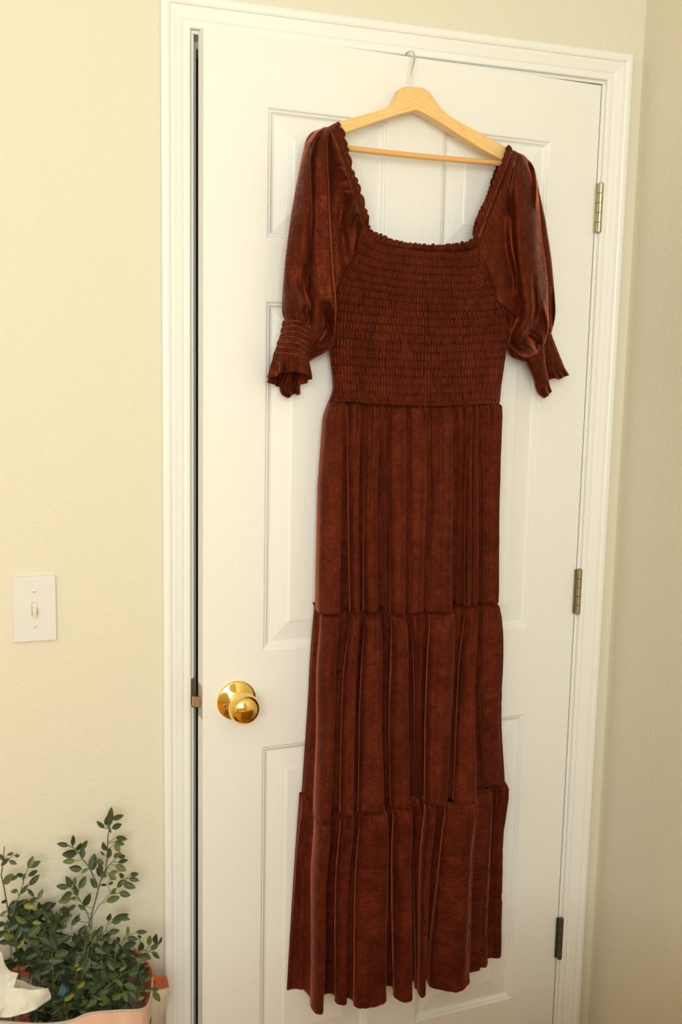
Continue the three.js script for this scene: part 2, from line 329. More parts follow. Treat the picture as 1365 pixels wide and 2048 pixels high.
// cloth panel between a left and a right edge (and, if given, a top and a bottom edge)
function panelCloth(o) {
  const L = path(o.L), R = path(o.R), T = o.T && path(o.T), B = o.B && path(o.B), c = [L(0), R(0), L(1), R(1)];
  const strokes = (o.strokes ?? []).map(([pts, h, w1, w2 = w1, e = 1]) => ({ pts, h, w1, w2, e }));
  const base = (s, t) => {
    const l = L(t), r = R(t), q = [0, 1, 2].map((k) => mix(l[k], r[k], s));
    if (T) { const a = T(s); for (let k = 0; k < 3; k++) q[k] += (1 - t) * (a[k] - mix(c[0][k], c[1][k], s)); }
    if (B) { const a = B(s); for (let k = 0; k < 3; k++) q[k] += t * (a[k] - mix(c[2][k], c[3][k], s)); }
    return q;
  };
  return grid(o.nS, o.nT, (s, t) => {
    const q = base(s, t), x = Math.abs(2 * s - 1);
    let d = q[2] + (o.bulge ?? 0) * Math.sqrt(Math.max(0, 1 - x ** (o.pow ?? 2.2))) * (o.along ? o.along(t) : 1);
    for (const k of strokes) {
      let best = 1e9, sd = 0, at = 0;
      for (let i = 0; i + 1 < k.pts.length; i++) {
        const a = k.pts[i], b = k.pts[i + 1], ex = b[0] - a[0], ey = b[1] - a[1], l = ex * ex + ey * ey;
        const f = clamp(((q[0] - a[0]) * ex + (q[1] - a[1]) * ey) / l), dx = q[0] - a[0] - f * ex, dy = q[1] - a[1] - f * ey, dd = dx * dx + dy * dy;
        if (dd < best) { best = dd; sd = Math.sign(ex * dy - ey * dx); at = (i + f) / (k.pts.length - 1); }
      }
      const w = sd < 0 ? k.w1 : k.w2;
      d += (o.fold ?? 2.3) * k.h * Math.exp(-best / (w * w)) * Math.sin(Math.PI * clamp(.06 + .88 * at)) ** .5;
    }
    if (o.extra) d += o.extra(s, t, q);
    const e = (o.bulge ? d - q[2] : 0) / 1.72;   // a swelling keeps the outline traced for its edges
    return [q[0] - e * (q[0] + .31), q[1] - e * (q[1] - 1.5), d, q[0] * 1.15 + s * .03, q[1]];
  });
}
const ridge = (x) => { const f = x - Math.floor(x); return Math.sqrt(Math.max(0, 1 - (2 * f - 1) ** 2)); };
// a row of soft pipes, closed round the back
function tier(levels, o) {
  const rows = levels.map((raw, li) => {
    const soft = (o.shallow ?? [.5, .5, .3, .3])[li], pipes = raw.map(([a, b, y, dp, dv]) => [a, b, y, dp, mix(dv, dp, soft)]);
    const p = [], f = pipes[0], l = pipes[pipes.length - 1], z = (a, b, t) => mix(a, b, t);
    const e0 = Math.min(.014, f[3] * .4), left = f[0] + (f[3] - e0) * (f[0] + .31) / 1.7;
    p.push([left + .001, f[2], e0], [f[0] + (f[3] - e0) * .45 * (f[0] + .31) / 1.7, f[2], mix(e0, f[3], .55)]);
    pipes.forEach(([a, b, y, dp, dv], i) => {
      const w = b - a, g = Math.min(.12 * w, .0055), pv = i ? pipes[i - 1][4] : Math.max(.012, dp - .02), at = (x, e, c = 1) => [x + c * (dp - e) * (x + .31) / 1.7, y, e];
      p.push(...(i ? [at(a + g * .6, z(pv, dp, .15))] : []), at(a + .07 * w, z(pv, dp, .55)), at(a + .2 * w, z(pv, dp, .82)), at(a + .42 * w, z(pv, dp, 1)), at(a + .64 * w, dp + .07 * w), at(a + .85 * w, dp + .02 * w), at(b - g - .03 * w, z(dv, dp, .86)), at(b - g, z(dv, dp, .45), .6), at(b - g - .03 * w, z(dv, dp, .08), .6));
      if (i + 1 < pipes.length) p.push(at(z(b, pipes[i + 1][0], .5), Math.min(dv, dp)));
    });
    p.push([l[1] - .001, l[2], .014]);
    const nb = 10;
    for (let i = 1; i < nb; i++) p.push([z(l[1], left, i / nb), z(l[2], f[2], i / nb), .008 + .004 * Math.sin(i * 2.1)]);
    return p;
  });
  const tl = levels.map((r) => (levels[0][3][2] - r[3][2]) / (levels[0][3][2] - levels[levels.length - 1][3][2]));
  const front = rows[0].length - 9, total = rows[0].length;
  const S = o.nF ?? 560, nB = 40, curves = rows.map((r) => spline(r, true));
  const sAt = (i) => i <= S ? (i / S) * (front - 1) / total : ((front - 1) + (i - S) / nB * (total - front + 1)) / total;
  return grid(S + nB, o.nT, (s0, t) => {
    const s = sAt(s0 * (S + nB));
    const isF = smooth(.0, .02, s0) * smooth(1, .98, s0 * (S + nB) / S);
    const m = rows.length - 1; let i = 0; while (i < m - 1 && t > tl[i + 1]) i++;
    const f = (t - tl[i]) / (tl[i + 1] - tl[i]), g = i === 0 ? 1 - (1 - f) ** (o.ease ?? 1) : f, h = i === 0 && m > 1 ? 1 - (1 - f) ** 1.6 : f;
    const a = curves[i](s), b = curves[i + 1](s), top = curves[0](s), bot = curves[m](s);
    let x = mix(a[0], b[0], h) + isF * .009 * Math.sin(Math.PI * t) * (n2(top[0] * 20, top[1] + t * 1.4, 30) - .5), y = mix(top[1], bot[1], t), d = mix(a[2], b[2], g);
    const down = top[1] - y, k = top[0];
    // gathers under the seam, dying out downwards
    const wv = 1.6 * n1(k * 60, 31) + .6 * n1(k * 190, 32);
    const P = (o.pl ?? 1) * smooth(-.002, .008, down) * (.0066 * Math.exp(-down / (o.l1 ?? .03)) * ridge(k / .0062 + wv) + .0072 * Math.exp(-down / (o.l2 ?? .085)) * ridge(k / .0135 + .7 * wv) + .0050 * Math.exp(-down / (o.l3 ?? .2)) * ridge(k / .027 + .5 * wv) + .0028 * ridge(k / .019 + .8 * wv));
    d += isF * (P - .004 * (o.pl ?? 1) * Math.exp(-down / .05));
    d += isF * (o.wr ?? 1) * (.0075 * (n2(x * 30 + 3, y * 5, 33) - .5) + .0012 * (n2(x * 70, y * 45, 34) - .5));
    if (o.marks) d -= isF * o.marks * smooth(.66, .8, n2(x * 22, y * 95 + 3 * n2(x * 14, y * 5, 36), 35)) * smooth(.45, .7, n2(x * 9, y * 8, 37)) * smooth(0, .1, t);
    if (o.tuck) d += isF * (-.003 + .006 * smooth(.004, .03, down) - .003 * smooth(.03, .12, down));
    const lip = 1 - smooth(0, 1, (1 - t) / .014);
    d -= isF * (o.lip ?? .004) * lip; 
    return [x, y + (o.sag ? o.sag(x, t) : 0), Math.max(d, .003), s0 * .95 + (o.uo ?? 0), y * 1.0];
  }, true);
}
{
  const t = onDoor('dress', 'long rust brown velvet dress with smocked bodice and puff sleeves on the hanger', 'dress', O);
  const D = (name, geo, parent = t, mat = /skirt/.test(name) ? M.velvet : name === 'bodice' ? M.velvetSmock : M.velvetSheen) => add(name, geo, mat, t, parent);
  // ----- skirt -----
  D('skirt_tier', tier([
    [[.2101,.2349,1.453,.046,.044],[.2323,.261,1.451,.055,.05],[.2624,.2953,1.4513,.056,.051],[.2977,.3071,1.4515,.057,.053],[.3096,.3469,1.45,.058,.052],[.3474,.3834,1.4503,.059,.052],[.3849,.4374,1.4506,.06,.052],[.4409,.455,1.4535,.057,.05],[.4586,.4769,1.4545,.056,.048],[.4795,.4887,1.4546,.055,.048],[.4924,.5391,1.4556,.052,.03]],
    [[.1972,.2339,1.4133,.053,.046],[.2346,.2615,1.4136,.058,.047],[.2648,.2968,1.4136,.059,.047],[.2996,.3092,1.4135,.057,.05],[.3102,.3467,1.4137,.061,.052],[.3481,.3852,1.4137,.062,.052],[.3886,.4403,1.4138,.063,.046],[.4482,.4603,1.4133,.054,.046],[.4623,.4807,1.4134,.056,.046],[.4833,.4936,1.4133,.055,.044],[.4968,.5437,1.4132,.053,.03]],
    [[.1899,.236,1.3021,.056,.036],[.24,.2644,1.3016,.06,.036],[.2691,.2995,1.3008,.06,.032],[.3115,.3221,1.2979,.042,.036],[.3158,.3508,1.2998,.062,.046],[.3527,.3961,1.299,.064,.05],[.398,.4452,1.2983,.068,.026],[.4658,.4751,1.2932,.034,.024],[.4726,.4924,1.2943,.046,.034],[.4922,.5037,1.2944,.05,.036],[.5079,.5523,1.2936,.05,.02]],
    [[.1855,.2321,1.087,.068,.034],[.2452,.2661,1.085,.066,.03],[.27,.3047,1.0827,.066,.02],[.3241,.3331,1.0705,.03,.026],[.3176,.354,1.0775,.07,.052],[.3559,.3898,1.0775,.07,.056],[.3897,.4477,1.0775,.076,.018],[.4778,.4885,1.072,.026,.018],[.4826,.4996,1.0764,.044,.034],[.5005,.51,1.0773,.048,.028],[.5151,.5593,1.0794,.05,.016]]],
  { shallow: [.8, .3, .08, .05], nF: 620, nT: 190, ease: 1.6, l1: .05, l2: .13, l3: .3, lip: .002 }));
  D('skirt_tier', tier([
    [[.1996,.2034,1.0955,.02,.018],[.1881,.2291,1.0875,.066,.034],[.245,.267,1.0854,.064,.03],[.2708,.3066,1.0831,.064,.022],[.3175,.3549,1.0779,.068,.046],[.3568,.3908,1.0779,.068,.046],[.3917,.4508,1.0778,.074,.016],[.4826,.5113,1.077,.044,.024],[.5152,.5604,1.0798,.048,.016]],
    [[.189,.1995,.9208,.026,.024],[.1796,.2227,.9358,.076,.04],[.233,.2626,.9303,.074,.034],[.2629,.3115,.928,.08,.028],[.3174,.3601,.9232,.082,.04],[.3771,.3975,.9111,.06,.034],[.3913,.4508,.9151,.084,.03],[.4661,.5064,.9025,.066,.04],[.5142,.572,.8946,.06,.018]],
    [[.18,.1984,.7346,.022,.02],[.1715,.2062,.7229,.1,.052],[.2217,.2534,.724,.094,.06],[.256,.3178,.7221,.092,.056],[.3197,.3638,.7232,.096,.04],[.3907,.4074,.7068,.05,.04],[.388,.4429,.718,.094,.07],[.4402,.4982,.7201,.104,.044],[.5283,.5894,.721,.058,.016]]],
  { shallow: [.3, .02, .1], nF: 600, nT: 180, ease: 2.2, l1: .018, l2: .04, l3: .12, tuck: .0012, marks: .0010, uo: .37, lip: .002 }));
  D('skirt_tier', tier([
    [[.1753,.1946,.7427,.024,.022],[.1713,.206,.723,.098,.046],[.2215,.2552,.7239,.092,.052],[.2578,.3207,.7219,.09,.052],[.3226,.3658,.7229,.094,.034],[.3927,.4073,.7078,.048,.034],[.389,.4158,.7201,.092,.054],[.4216,.5015,.7214,.102,.042],[.5285,.5528,.7173,.06,.036],[.5575,.5911,.7205,.057,.016]],
    [[.1614,.2033,.3541,.0099,.026],[.1768,.2029,.353,.0873,.04],[.227,.2539,.3515,.0804,.06],[.2515,.33,.3497,.1022,.05],[.3343,.3767,.3478,.101,.046],[.392,.3963,.3471,.0715,.036],[.3838,.4038,.3467,.0988,.044],[.4074,.5067,.3449,.0992,.06],[.5355,.5685,.343,.0549,.03],[.5855,.6077,.3422,.0333,.014]]],
  { shallow: [.3, .05], nF: 620, nT: 170, ease: 2.4, l1: .018, l2: .045, l3: .12, tuck: .0012, marks: .0020, wr: 1.6, uo: .71, lip: .003 }));
  // ----- bodice -----
  const bL = [[.2611,1.7315,.056],[.2489,1.7001,.052],[.2321,1.6676,.046],[.2186,1.6386,.038],[.2144,1.6055,.032],[.2131,1.572,.03],[.2129,1.5358,.03],[.2172,1.502,.03],[.2188,1.4739,.032],[.2088,1.4527,.04]];
  const bR = [[.4833,1.7278,.056],[.507,1.6839,.05],[.5287,1.646,.044],[.5526,1.6119,.038],[.5627,1.5837,.034],[.5614,1.5493,.032],[.5568,1.5129,.032],[.5518,1.4809,.034],[.5464,1.4527,.04]];
  const bT = [[.2611,1.7315,.056],[.2899,1.7201,.058],[.3264,1.714,.06],[.3734,1.711,.061],[.4222,1.7133,.06],[.4576,1.7182,.058],[.4833,1.7278,.056]];
  const bB = [[.2088,1.4527,.04],[.2428,1.4526,.054],[.2964,1.4498,.06],[.3625,1.4477,.062],[.4325,1.4481,.06],[.4966,1.451,.054],[.5464,1.4527,.04]];
  const ROWS = 19.5, RIBS = 68;
  D('bodice', panelCloth({
    L: bL, R: bR, T: bT, B: bB, nS: 700, nT: 250, bulge: .012, pow: 3,
    extra: (s, t, q) => {
      const rowT = t * ROWS + .25 * (n2(s * 5, t * 4, 41) - .5), row = Math.floor(rowT), v = rowT - row;
      const x = s * RIBS + 1.8 * n1(s * 9, 42) + .7 * n2(s * 9, row * .9, 40) + .4 * n2(s * 30, row * 9.1, 43) + (v - .5) * .7 * (n2(s * 14, row * 2.3, 44) - .5);
      const amp = .55 + .6 * hash(Math.floor(x) + 500, row + 900) * mix(.6, 1.2, n2(s * 11, row * 1.7, 45));
      const env = .45 + .55 * Math.min(1, 4.5 * Math.min(v, 1 - v)) ** .6;
      return .0076 * amp * (ridge(x) - .3) * env - .0010 * Math.exp(-(Math.min(v, 1 - v) ** 2) / .0022) + .006 * (n2(s * 5, t * 7, 46) - .5);
    },
  }));
  D('bodice_back', panelCloth({
    L: [[.2723,1.7357,.012],[.2548,1.6859,.012],[.2317,1.6393,.012],[.2234,1.5916,.012],[.2226,1.5363,.012],[.2276,1.4736,.012],[.2206,1.4519,.012]], R: [[.5172,1.7399,.012],[.5309,1.6884,.012],[.5683,1.6119,.012],[.5739,1.5847,.012],[.5688,1.5131,.012],[.565,1.4807,.012],[.562,1.4538,.012]], T: [[.2723,1.7357,.012],[.3105,1.718,.012],[.398,1.7097,.012],[.478,1.7189,.012],[.5172,1.7399,.012]], nS: 60, nT: 40, bulge: -.004,
    extra: (s, t) => .0015 * ridge(s * 40 + n1(Math.floor(t * 20) * 3.1, 47)),
  }));
  // ----- gathered frill along the neckline -----
  const frill = (base, edge, n, amp, o = {}) => {
    const A = path(base), B = path(edge), len = n * 22;
    return grid(len, 12, (s, v) => {
      const a = A(s), b = B(s), ph = n * s + .8 * n1(s * n * .9, o.s ?? 51), f = ph - Math.floor(ph), k = hash(Math.floor(ph), o.s ?? 51);
      const w = Math.sin(f * Math.PI) ** .42, wide = v * (.94 + .30 * w * (.6 + .5 * k));
      const lean = (o.lean ?? .5) * Math.sin(2 * Math.PI * f) * v * .0014;
      const tx = b[0] - a[0], ty = b[1] - a[1], l = Math.hypot(tx, ty) || 1;
      return [mix(a[0], b[0], wide) - ty / l * lean, mix(a[1], b[1], wide) + tx / l * lean, mix(a[2], b[2], v) + amp * (w * (.4 + .6 * k) * (.25 + v) - .3) + .0022 * (ridge(ph * 2 + .5 * k) - .6) * (1 - .4 * v) + .003 * Math.sin(Math.PI * v), s * len * .0006 + .2, v * .02];
    });
  };
  const neckB = [[.2538,1.7371,.06],[.2641,1.7239,.06],[.2864,1.7153,.062],[.3242,1.7092,.065],[.3711,1.7062,.066],[.4198,1.7084,.065],[.4576,1.7136,.062],[.4793,1.7211,.06],[.4907,1.74,.058]], neckE = [[.2654,1.746,.06],[.2738,1.7376,.06],[.2906,1.7302,.064],[.3228,1.7229,.067],[.3696,1.72,.068],[.4181,1.7233,.067],[.4509,1.7299,.064],[.4656,1.7362,.062],[.4713,1.7453,.06]];
  D('neck_frill', frill(neckB, neckE, 24, .0046));
  const inL = [[.1998,1.9021,.052],[.199,1.8901,.068],[.205,1.8689,.076],[.2143,1.8463,.076],[.2243,1.8272,.074],[.2346,1.8022,.072],[.2467,1.7767,.068],[.2571,1.753,.064],[.2686,1.7267,.06]], edL = [[.2073,1.9069,.044],[.2088,1.9038,.056],[.2122,1.8903,.07],[.2172,1.8689,.074],[.2242,1.8494,.073],[.2307,1.8322,.071],[.24,1.8127,.069],[.2508,1.7893,.066],[.2613,1.7665,.062],[.2672,1.7437,.06]];
  const outL = [[.1939,1.8979,.054],[.1948,1.8865,.068],[.2007,1.8669,.076],[.2099,1.8443,.076],[.2199,1.8252,.074],[.2302,1.8003,.072],[.2423,1.7747,.068],[.2526,1.7511,.064],[.265,1.7232,.06]];
  const inR = [[.5458,1.8967,.05],[.5351,1.887,.06],[.5204,1.8623,.068],[.5077,1.8334,.068],[.4972,1.805,.066],[.4884,1.78,.064],[.4804,1.7526,.061],[.4714,1.7197,.06]], edR = [[.5399,1.9041,.044],[.5289,1.8973,.056],[.5172,1.8737,.064],[.508,1.8551,.064],[.4997,1.8318,.063],[.4912,1.811,.062],[.4808,1.7875,.061],[.4723,1.7683,.06],[.4663,1.745,.06]];
  const outR = [[.5542,1.8941,.05],[.5414,1.8843,.06],[.5265,1.8595,.068],[.5138,1.8305,.068],[.5033,1.8021,.066],[.4946,1.7771,.064],[.4865,1.7496,.061],[.4765,1.7175,.06]];
  D('shoulder_frill', frill(inL, edL, 12, .0055, { s: 52, lean: 1.4 }));
  D('shoulder_frill', frill(inR, edR, 13, .0055, { s: 53, lean: -1.4 }));
  D('back_frill', frill([[.5606,1.8856,.02],[.5512,1.8648,.02],[.54,1.8404,.02],[.5288,1.8133,.02],[.5156,1.7879,.02],[.5044,1.7627,.02],[.4952,1.7385,.02]], [[.5388,1.887,.02],[.5304,1.869,.02],[.5223,1.844,.02],[.5142,1.8191,.02],[.5029,1.7965,.02],[.4926,1.774,.02],[.4875,1.751,.02]], 14, .004, { s: 54 }));
  D('back_frill', frill([[.2141,1.9015,.02],[.2255,1.8721,.02],[.239,1.8368,.02],[.2545,1.7972,.02],[.2702,1.7613,.02],[.2801,1.737,.02]], [[.2239,1.9057,.02],[.2345,1.8762,.02],[.248,1.8409,.02],[.2637,1.8013,.02],[.2775,1.7651,.02],[.2856,1.7424,.02]], 14, .004, { s: 55 }));
  const channel = (a, b, s) => { const A = path(a), B = path(b); return grid(160, 8, (u, v) => { const p = A(u), q = B(u); return [mix(p[0], q[0], v), mix(p[1], q[1], v), mix(p[2], q[2], v) + .002 + .0016 * Math.sin(Math.PI * v) * (.4 + .6 * ridge(u * 44 + n1(u * 30, s)))]; }); };
  D('elastic_channel', channel(outL, inL, 56)); D('elastic_channel', channel(outR, inR, 57));
  const stitches = (pts, n, up = .0012) => { const c = path(pts), l = []; for (let i = 0; i < n; i++) { const a = c((i + .15) / n), b = c((i + .8) / n), m = a.map((v, k) => (v + b[k]) / 2); l.push(tube([[a[0], a[1], a[2] + up - .0006], [m[0], m[1], m[2] + up], [b[0], b[1], b[2] + up - .0006]], .0003, 2, 4)); } return mergeGeometries(l); };
  for (const c of [outL, inL, outR, inR]) D('stitching', stitches(c, 75, .002), t, M.thread).userData.kind = 'stuff';

  // ----- left sleeve -----
  const gathers = (n, k, s0) => (s, t) => .0035 * Math.exp(-(1 - t) / k) * ridge(s * n + 1.2 * n1(s * n * .7, s0));
  const soft = (s0, a = .007) => (q) => a * (n2(q[0] * 34, q[1] * 12, s0) - .5) + .0014 * (n2(q[0] * 80, q[1] * 60, s0 + 1) - .5);
  const s1 = soft(61), s2 = soft(63), s3 = soft(65, .010);
  const lobeEnd = (p) => (t) => Math.sqrt(Math.max(0, 1 - t ** p)) * Math.min(1, .35 + 2.4 * t);
  const gA = gathers(9, .09, 67);
  const sheets1 = [
    panelCloth({ L: [[.1889,1.9,.03],[.1732,1.8921,.03],[.1638,1.8769,.03],[.1598,1.8543,.03],[.1541,1.8299,.03],[.1467,1.795,.03],[.1403,1.7569,.03],[.1348,1.7098,.03],[.1301,1.665,.03],[.1271,1.6266,.03],[.1269,1.6053,.03],[.1293,1.5923,.03],[.1329,1.5848,.035]], R: [[.1984,1.8997,.04],[.1889,1.8869,.04],[.1769,1.8699,.04],[.1744,1.8498,.036],[.1678,1.8198,.036],[.1613,1.7913,.036],[.1558,1.7508,.036],[.1503,1.7021,.036],[.1465,1.6654,.036],[.1444,1.627,.036],[.1447,1.6024,.036],[.1445,1.5834,.04]], nS: 30, nT: 150, bulge: .008, extra: (s, t, q) => s1(q) }),
    panelCloth({ L: [[.1922,1.9014,.04],[.1748,1.8902,.04],[.1594,1.8719,.045],[.1543,1.8611,.05],[.1478,1.8314,.05],[.1374,1.7786,.05],[.131,1.7353,.05],[.1248,1.6863,.05],[.1226,1.6509,.05],[.1222,1.6186,.05],[.1242,1.5985,.05],[.1296,1.5833,.05]], R: [[.1938,1.9006,.045],[.1778,1.8895,.06],[.1624,1.8716,.072],[.1552,1.8547,.076],[.1559,1.8196,.078],[.1576,1.7766,.08],[.167,1.7343,.06],[.1683,1.6847,.06],[.1686,1.6404,.06],[.1604,1.6106,.08],[.1654,1.5956,.06],[.1584,1.5803,.07]], nS: 120, nT: 240, bulge: .022, pow: 2.4, along: (t) => .35 + .65 * Math.sin(Math.PI * clamp(.1 + t * .8)), extra: (s, t, q) => s2(q) + gA(s, t) * 1.3,
      strokes: [[[[.1581,1.6732,0],[.1576,1.6399,0],[.16,1.6023,0]], -.006, .004, .010], [[[.1415,1.6408,0],[.148,1.6186,0],[.1511,1.5894,0]], .005, .004, .006], [[[.1723,1.6238,0],[.1717,1.607,0],[.1702,1.5876,0]], .004, .003, .004], [[[.1803,1.6368,0],[.178,1.6115,0],[.1747,1.586,0]], .0045, .003, .005], [[[.1696,1.8056,0],[.1597,1.7476,0],[.1534,1.6895,0]], .004, .014], [[[.183,1.8636,0],[.1812,1.8065,0],[.1761,1.7322,0]], -.004, .007]] }),
    panelCloth({ L: [[.1939,1.9016,.04],[.1747,1.8811,.05],[.1613,1.8514,.055],[.1592,1.8207,.05],[.1596,1.7413,.05],[.1609,1.661,.05],[.1609,1.6041,.05],[.159,1.5548,.05],[.1633,1.5152,.035]], R: [[.1971,1.8999,.05],[.1927,1.8739,.056],[.1918,1.8377,.06],[.1983,1.7923,.05],[.2019,1.7444,.05],[.2055,1.7001,.05],[.2099,1.6595,.05],[.2103,1.622,.06],[.2149,1.5897,.05],[.2136,1.5631,.05],[.2077,1.5429,.05]], B: [[.1651,1.5153,.03],[.174,1.518,.03],[.1851,1.525,.034],[.1963,1.5327,.04],[.2096,1.5431,.045]], nS: 130, nT: 260, bulge: .040, pow: 2.3, along: lobeEnd(7), extra: (s, t, q) => s3(q),
      strokes: [[[[.1987,1.8895,0],[.1985,1.8488,0],[.1992,1.7587,0],[.2031,1.6924,0],[.2102,1.6086,0]], .008, .009, .011], [[[.2093,1.8986,0],[.2084,1.8498,0],[.2125,1.7762,0],[.2187,1.6933,0]], -.005, .006], [[[.1864,1.5457,0],[.2029,1.5479,0],[.228,1.5512,0]], .007, .005, .004], [[[.1866,1.5295,0],[.204,1.5385,0],[.2254,1.5416,0]], .006, .004], [[[.2005,1.5785,0],[.1925,1.5638,0],[.1835,1.5516,0]], .005, .003], [[[.1945,1.6079,0],[.2005,1.5827,0],[.1991,1.5571,0]], -.012, .009], [[[.2102,1.6086,0],[.2172,1.5791,0],[.2159,1.5491,0]], .006, .008], [[[.1948,1.9036,0],[.1943,1.885,0],[.1972,1.8731,0]], .004, .003, .005], [[[.2056,1.908,0],[.2049,1.8941,0],[.2079,1.8806,0]], .004, .003]] }),
    panelCloth({ L: [[.1956,1.8992,.045],[.188,1.8706,.05],[.1926,1.8333,.04],[.1952,1.7855,.04],[.1978,1.7453,.04],[.2012,1.7049,.04],[.2055,1.6683,.04],[.2122,1.6319,.034]], R: [[.1944,1.897,.055],[.1948,1.8865,.068],[.2011,1.8671,.075],[.2103,1.8446,.075],[.2203,1.8254,.073],[.2306,1.8005,.071],[.2427,1.7749,.067],[.253,1.7512,.063],[.2639,1.7282,.058],[.249,1.6999,.054],[.2322,1.6675,.048],[.218,1.6367,.042]], nS: 110, nT: 220, bulge: .007, fold: 1.15, extra: (s, t, q) => .6 * s2(q) + .0028 * smooth(.4, 1, s) * smooth(.72, .5, t) * (ridge(t * 26 + 1.5 * n1(t * 20, 71)) - .5),
      strokes: [[[[.2318,1.8667,0],[.2219,1.8608,0],[.2147,1.8536,0]], .006, .003, .005], [[[.2386,1.846,0],[.2296,1.8394,0],[.2198,1.8246,0]], .007, .004, .006], [[[.2472,1.8352,0],[.2381,1.8262,0],[.2274,1.8104,0]], .005, .003, .005], [[[.2465,1.8219,0],[.2404,1.8073,0],[.2337,1.7737,0],[.2251,1.7422,0]], .009, .005, .006], [[[.2571,1.8029,0],[.2502,1.7791,0],[.24,1.7366,0]], -.006, .005], [[[.2649,1.7885,0],[.2587,1.773,0],[.2534,1.7207,0],[.2485,1.6867,0]], .009, .0045, .006], [[[.2728,1.7707,0],[.2651,1.7383,0],[.2594,1.7042,0]], -.006, .005], [[[.2787,1.7594,0],[.2736,1.7389,0],[.265,1.7028,0]], .006, .004, .005], [[[.2204,1.7933,0],[.2253,1.7356,0],[.2338,1.6774,0]], -.006, .008]] }),
    panelCloth({ L: [[.1985,1.9043,.014],[.1714,1.8792,.014],[.1589,1.8307,.014],[.1458,1.7594,.014],[.1347,1.6625,.014],[.1336,1.6047,.014],[.1419,1.5843,.014]], R: [[.2146,1.906,.014],[.2512,1.8102,.014],[.2807,1.7394,.014],[.245,1.6726,.014],[.2256,1.6254,.014],[.2265,1.5832,.014],[.1761,1.5257,.014]], nS: 30, nT: 60, bulge: -.004 }),
  ];
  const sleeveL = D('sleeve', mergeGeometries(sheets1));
  const smock = (rows, ribs, h, s0) => (s, t) => { const v = t * rows - Math.floor(t * rows), r = Math.floor(t * rows), x = s * ribs + 1.5 * n2(s * 9, r * 3.3, s0); return h * ((.4 + .8 * hash(Math.floor(x) + 70, r + s0)) * (ridge(x) - .3) * (.5 + .5 * Math.min(1, 4 * Math.min(v, 1 - v))) - .3 * Math.exp(-(Math.min(v, 1 - v) ** 2) / .004)); };
  const ring = (lv, n, m, f) => { const C = path(lv.map((q) => q.flat())); return grid(n, m, (s, t) => { const q = C(t), a = s * 2 * Math.PI, c = Math.cos(a), z = Math.sin(a), e = f ? f(s, t) : 0, hx = (q[3] - q[0]) / 2, hy = (q[4] - q[1]) / 2, cx = (q[3] + q[0]) / 2, cy = (q[4] + q[1]) / 2; const L = Math.hypot(hx, hy), k = 1 + e / L; return [cx + hx * -c * k, cy + hy * -c * k + q[7] * (1 - z) / 2, (q[2] + q[5]) / 2 + (q[6] + e) * z, s * 4 * L * .8, q[1]]; }, true); };
  // each level of a ring: left point, right point, [half depth, drop of the back]
  const at = (pts, ex) => pts.map((p, i) => i % 2 ? null : [pts[i], pts[i + 1], ex[i / 2]]).filter(Boolean);
  D('cuff', ring(at([[.1245,1.5862,.052],[.1677,1.5797,.052],[.1212,1.5699,.052],[.1679,1.5649,.052],[.1152,1.5518,.05],[.1672,1.5451,.05],[.1076,1.5328,.05],[.1657,1.5252,.05]], [[.022, 0], [.024, -.004], [.025, -.008], [.026, -.012]]), 260, 60, smock(6, 44, .0034, 81)), sleeveL);
  D('cuff_frill', ring(at([[.1076,1.5345,.05],[.1657,1.5269,.05],[.1051,1.5221,.05],[.1668,1.5161,.05],[.1028,1.5123,.052],[.1671,1.5078,.052],[.1012,1.5032,.052],[.1672,1.5004,.052]], [[.026, -.012], [.028, -.016], [.031, -.022], [.034, -.026]]), 300, 26, (s, t) => .0065 * t * Math.sin(s * 2 * Math.PI * 9 + 2.4 * n1(s * 9, 83)) * (.6 + .6 * n1(s * 7, 84)) + .0016 * (1 - .5 * t) * ridge(s * 34)), sleeveL);
  D('cuff_frill', panelCloth({ L: [[.1328,1.5062,.02],[.1278,1.4835,.02],[.127,1.4725,.02],[.1307,1.4633,.02],[.137,1.4591,.02]], R: [[.1742,1.507,.02],[.17,1.4866,.02],[.1647,1.4781,.02],[.1649,1.4645,.02],[.1586,1.4619,.02]], B: [[.1356,1.4592,.024],[.1399,1.4577,.03],[.1496,1.4618,.02],[.1528,1.4645,.026],[.1551,1.4621,.03]], nS: 60, nT: 30, bulge: .006, extra: (s, t) => .006 * t * Math.sin(s * 15 + 1) }), sleeveL);
  for (let i = 0; i < 7; i++) { const k = i / 6, c = [[.1171,1.5825,.079],[.1343,1.5847,.079],[.1464,1.5819,.079],[.157,1.5767,.079],[.0998,1.5315,.079],[.1178,1.5319,.079],[.1368,1.53,.079],[.1534,1.5247,.079]]; D('stitching', stitches([0, 1, 2, 3].map((j) => c[j].map((v, m) => mix(v, c[j + 4][m], k))), 16, .0006), sleeveL, M.thread).userData.kind = 'stuff'; }

  // ----- right sleeve -----
  const r1 = soft(91), r2 = soft(93, .010);
  const gB = gathers(8, .07, 95);
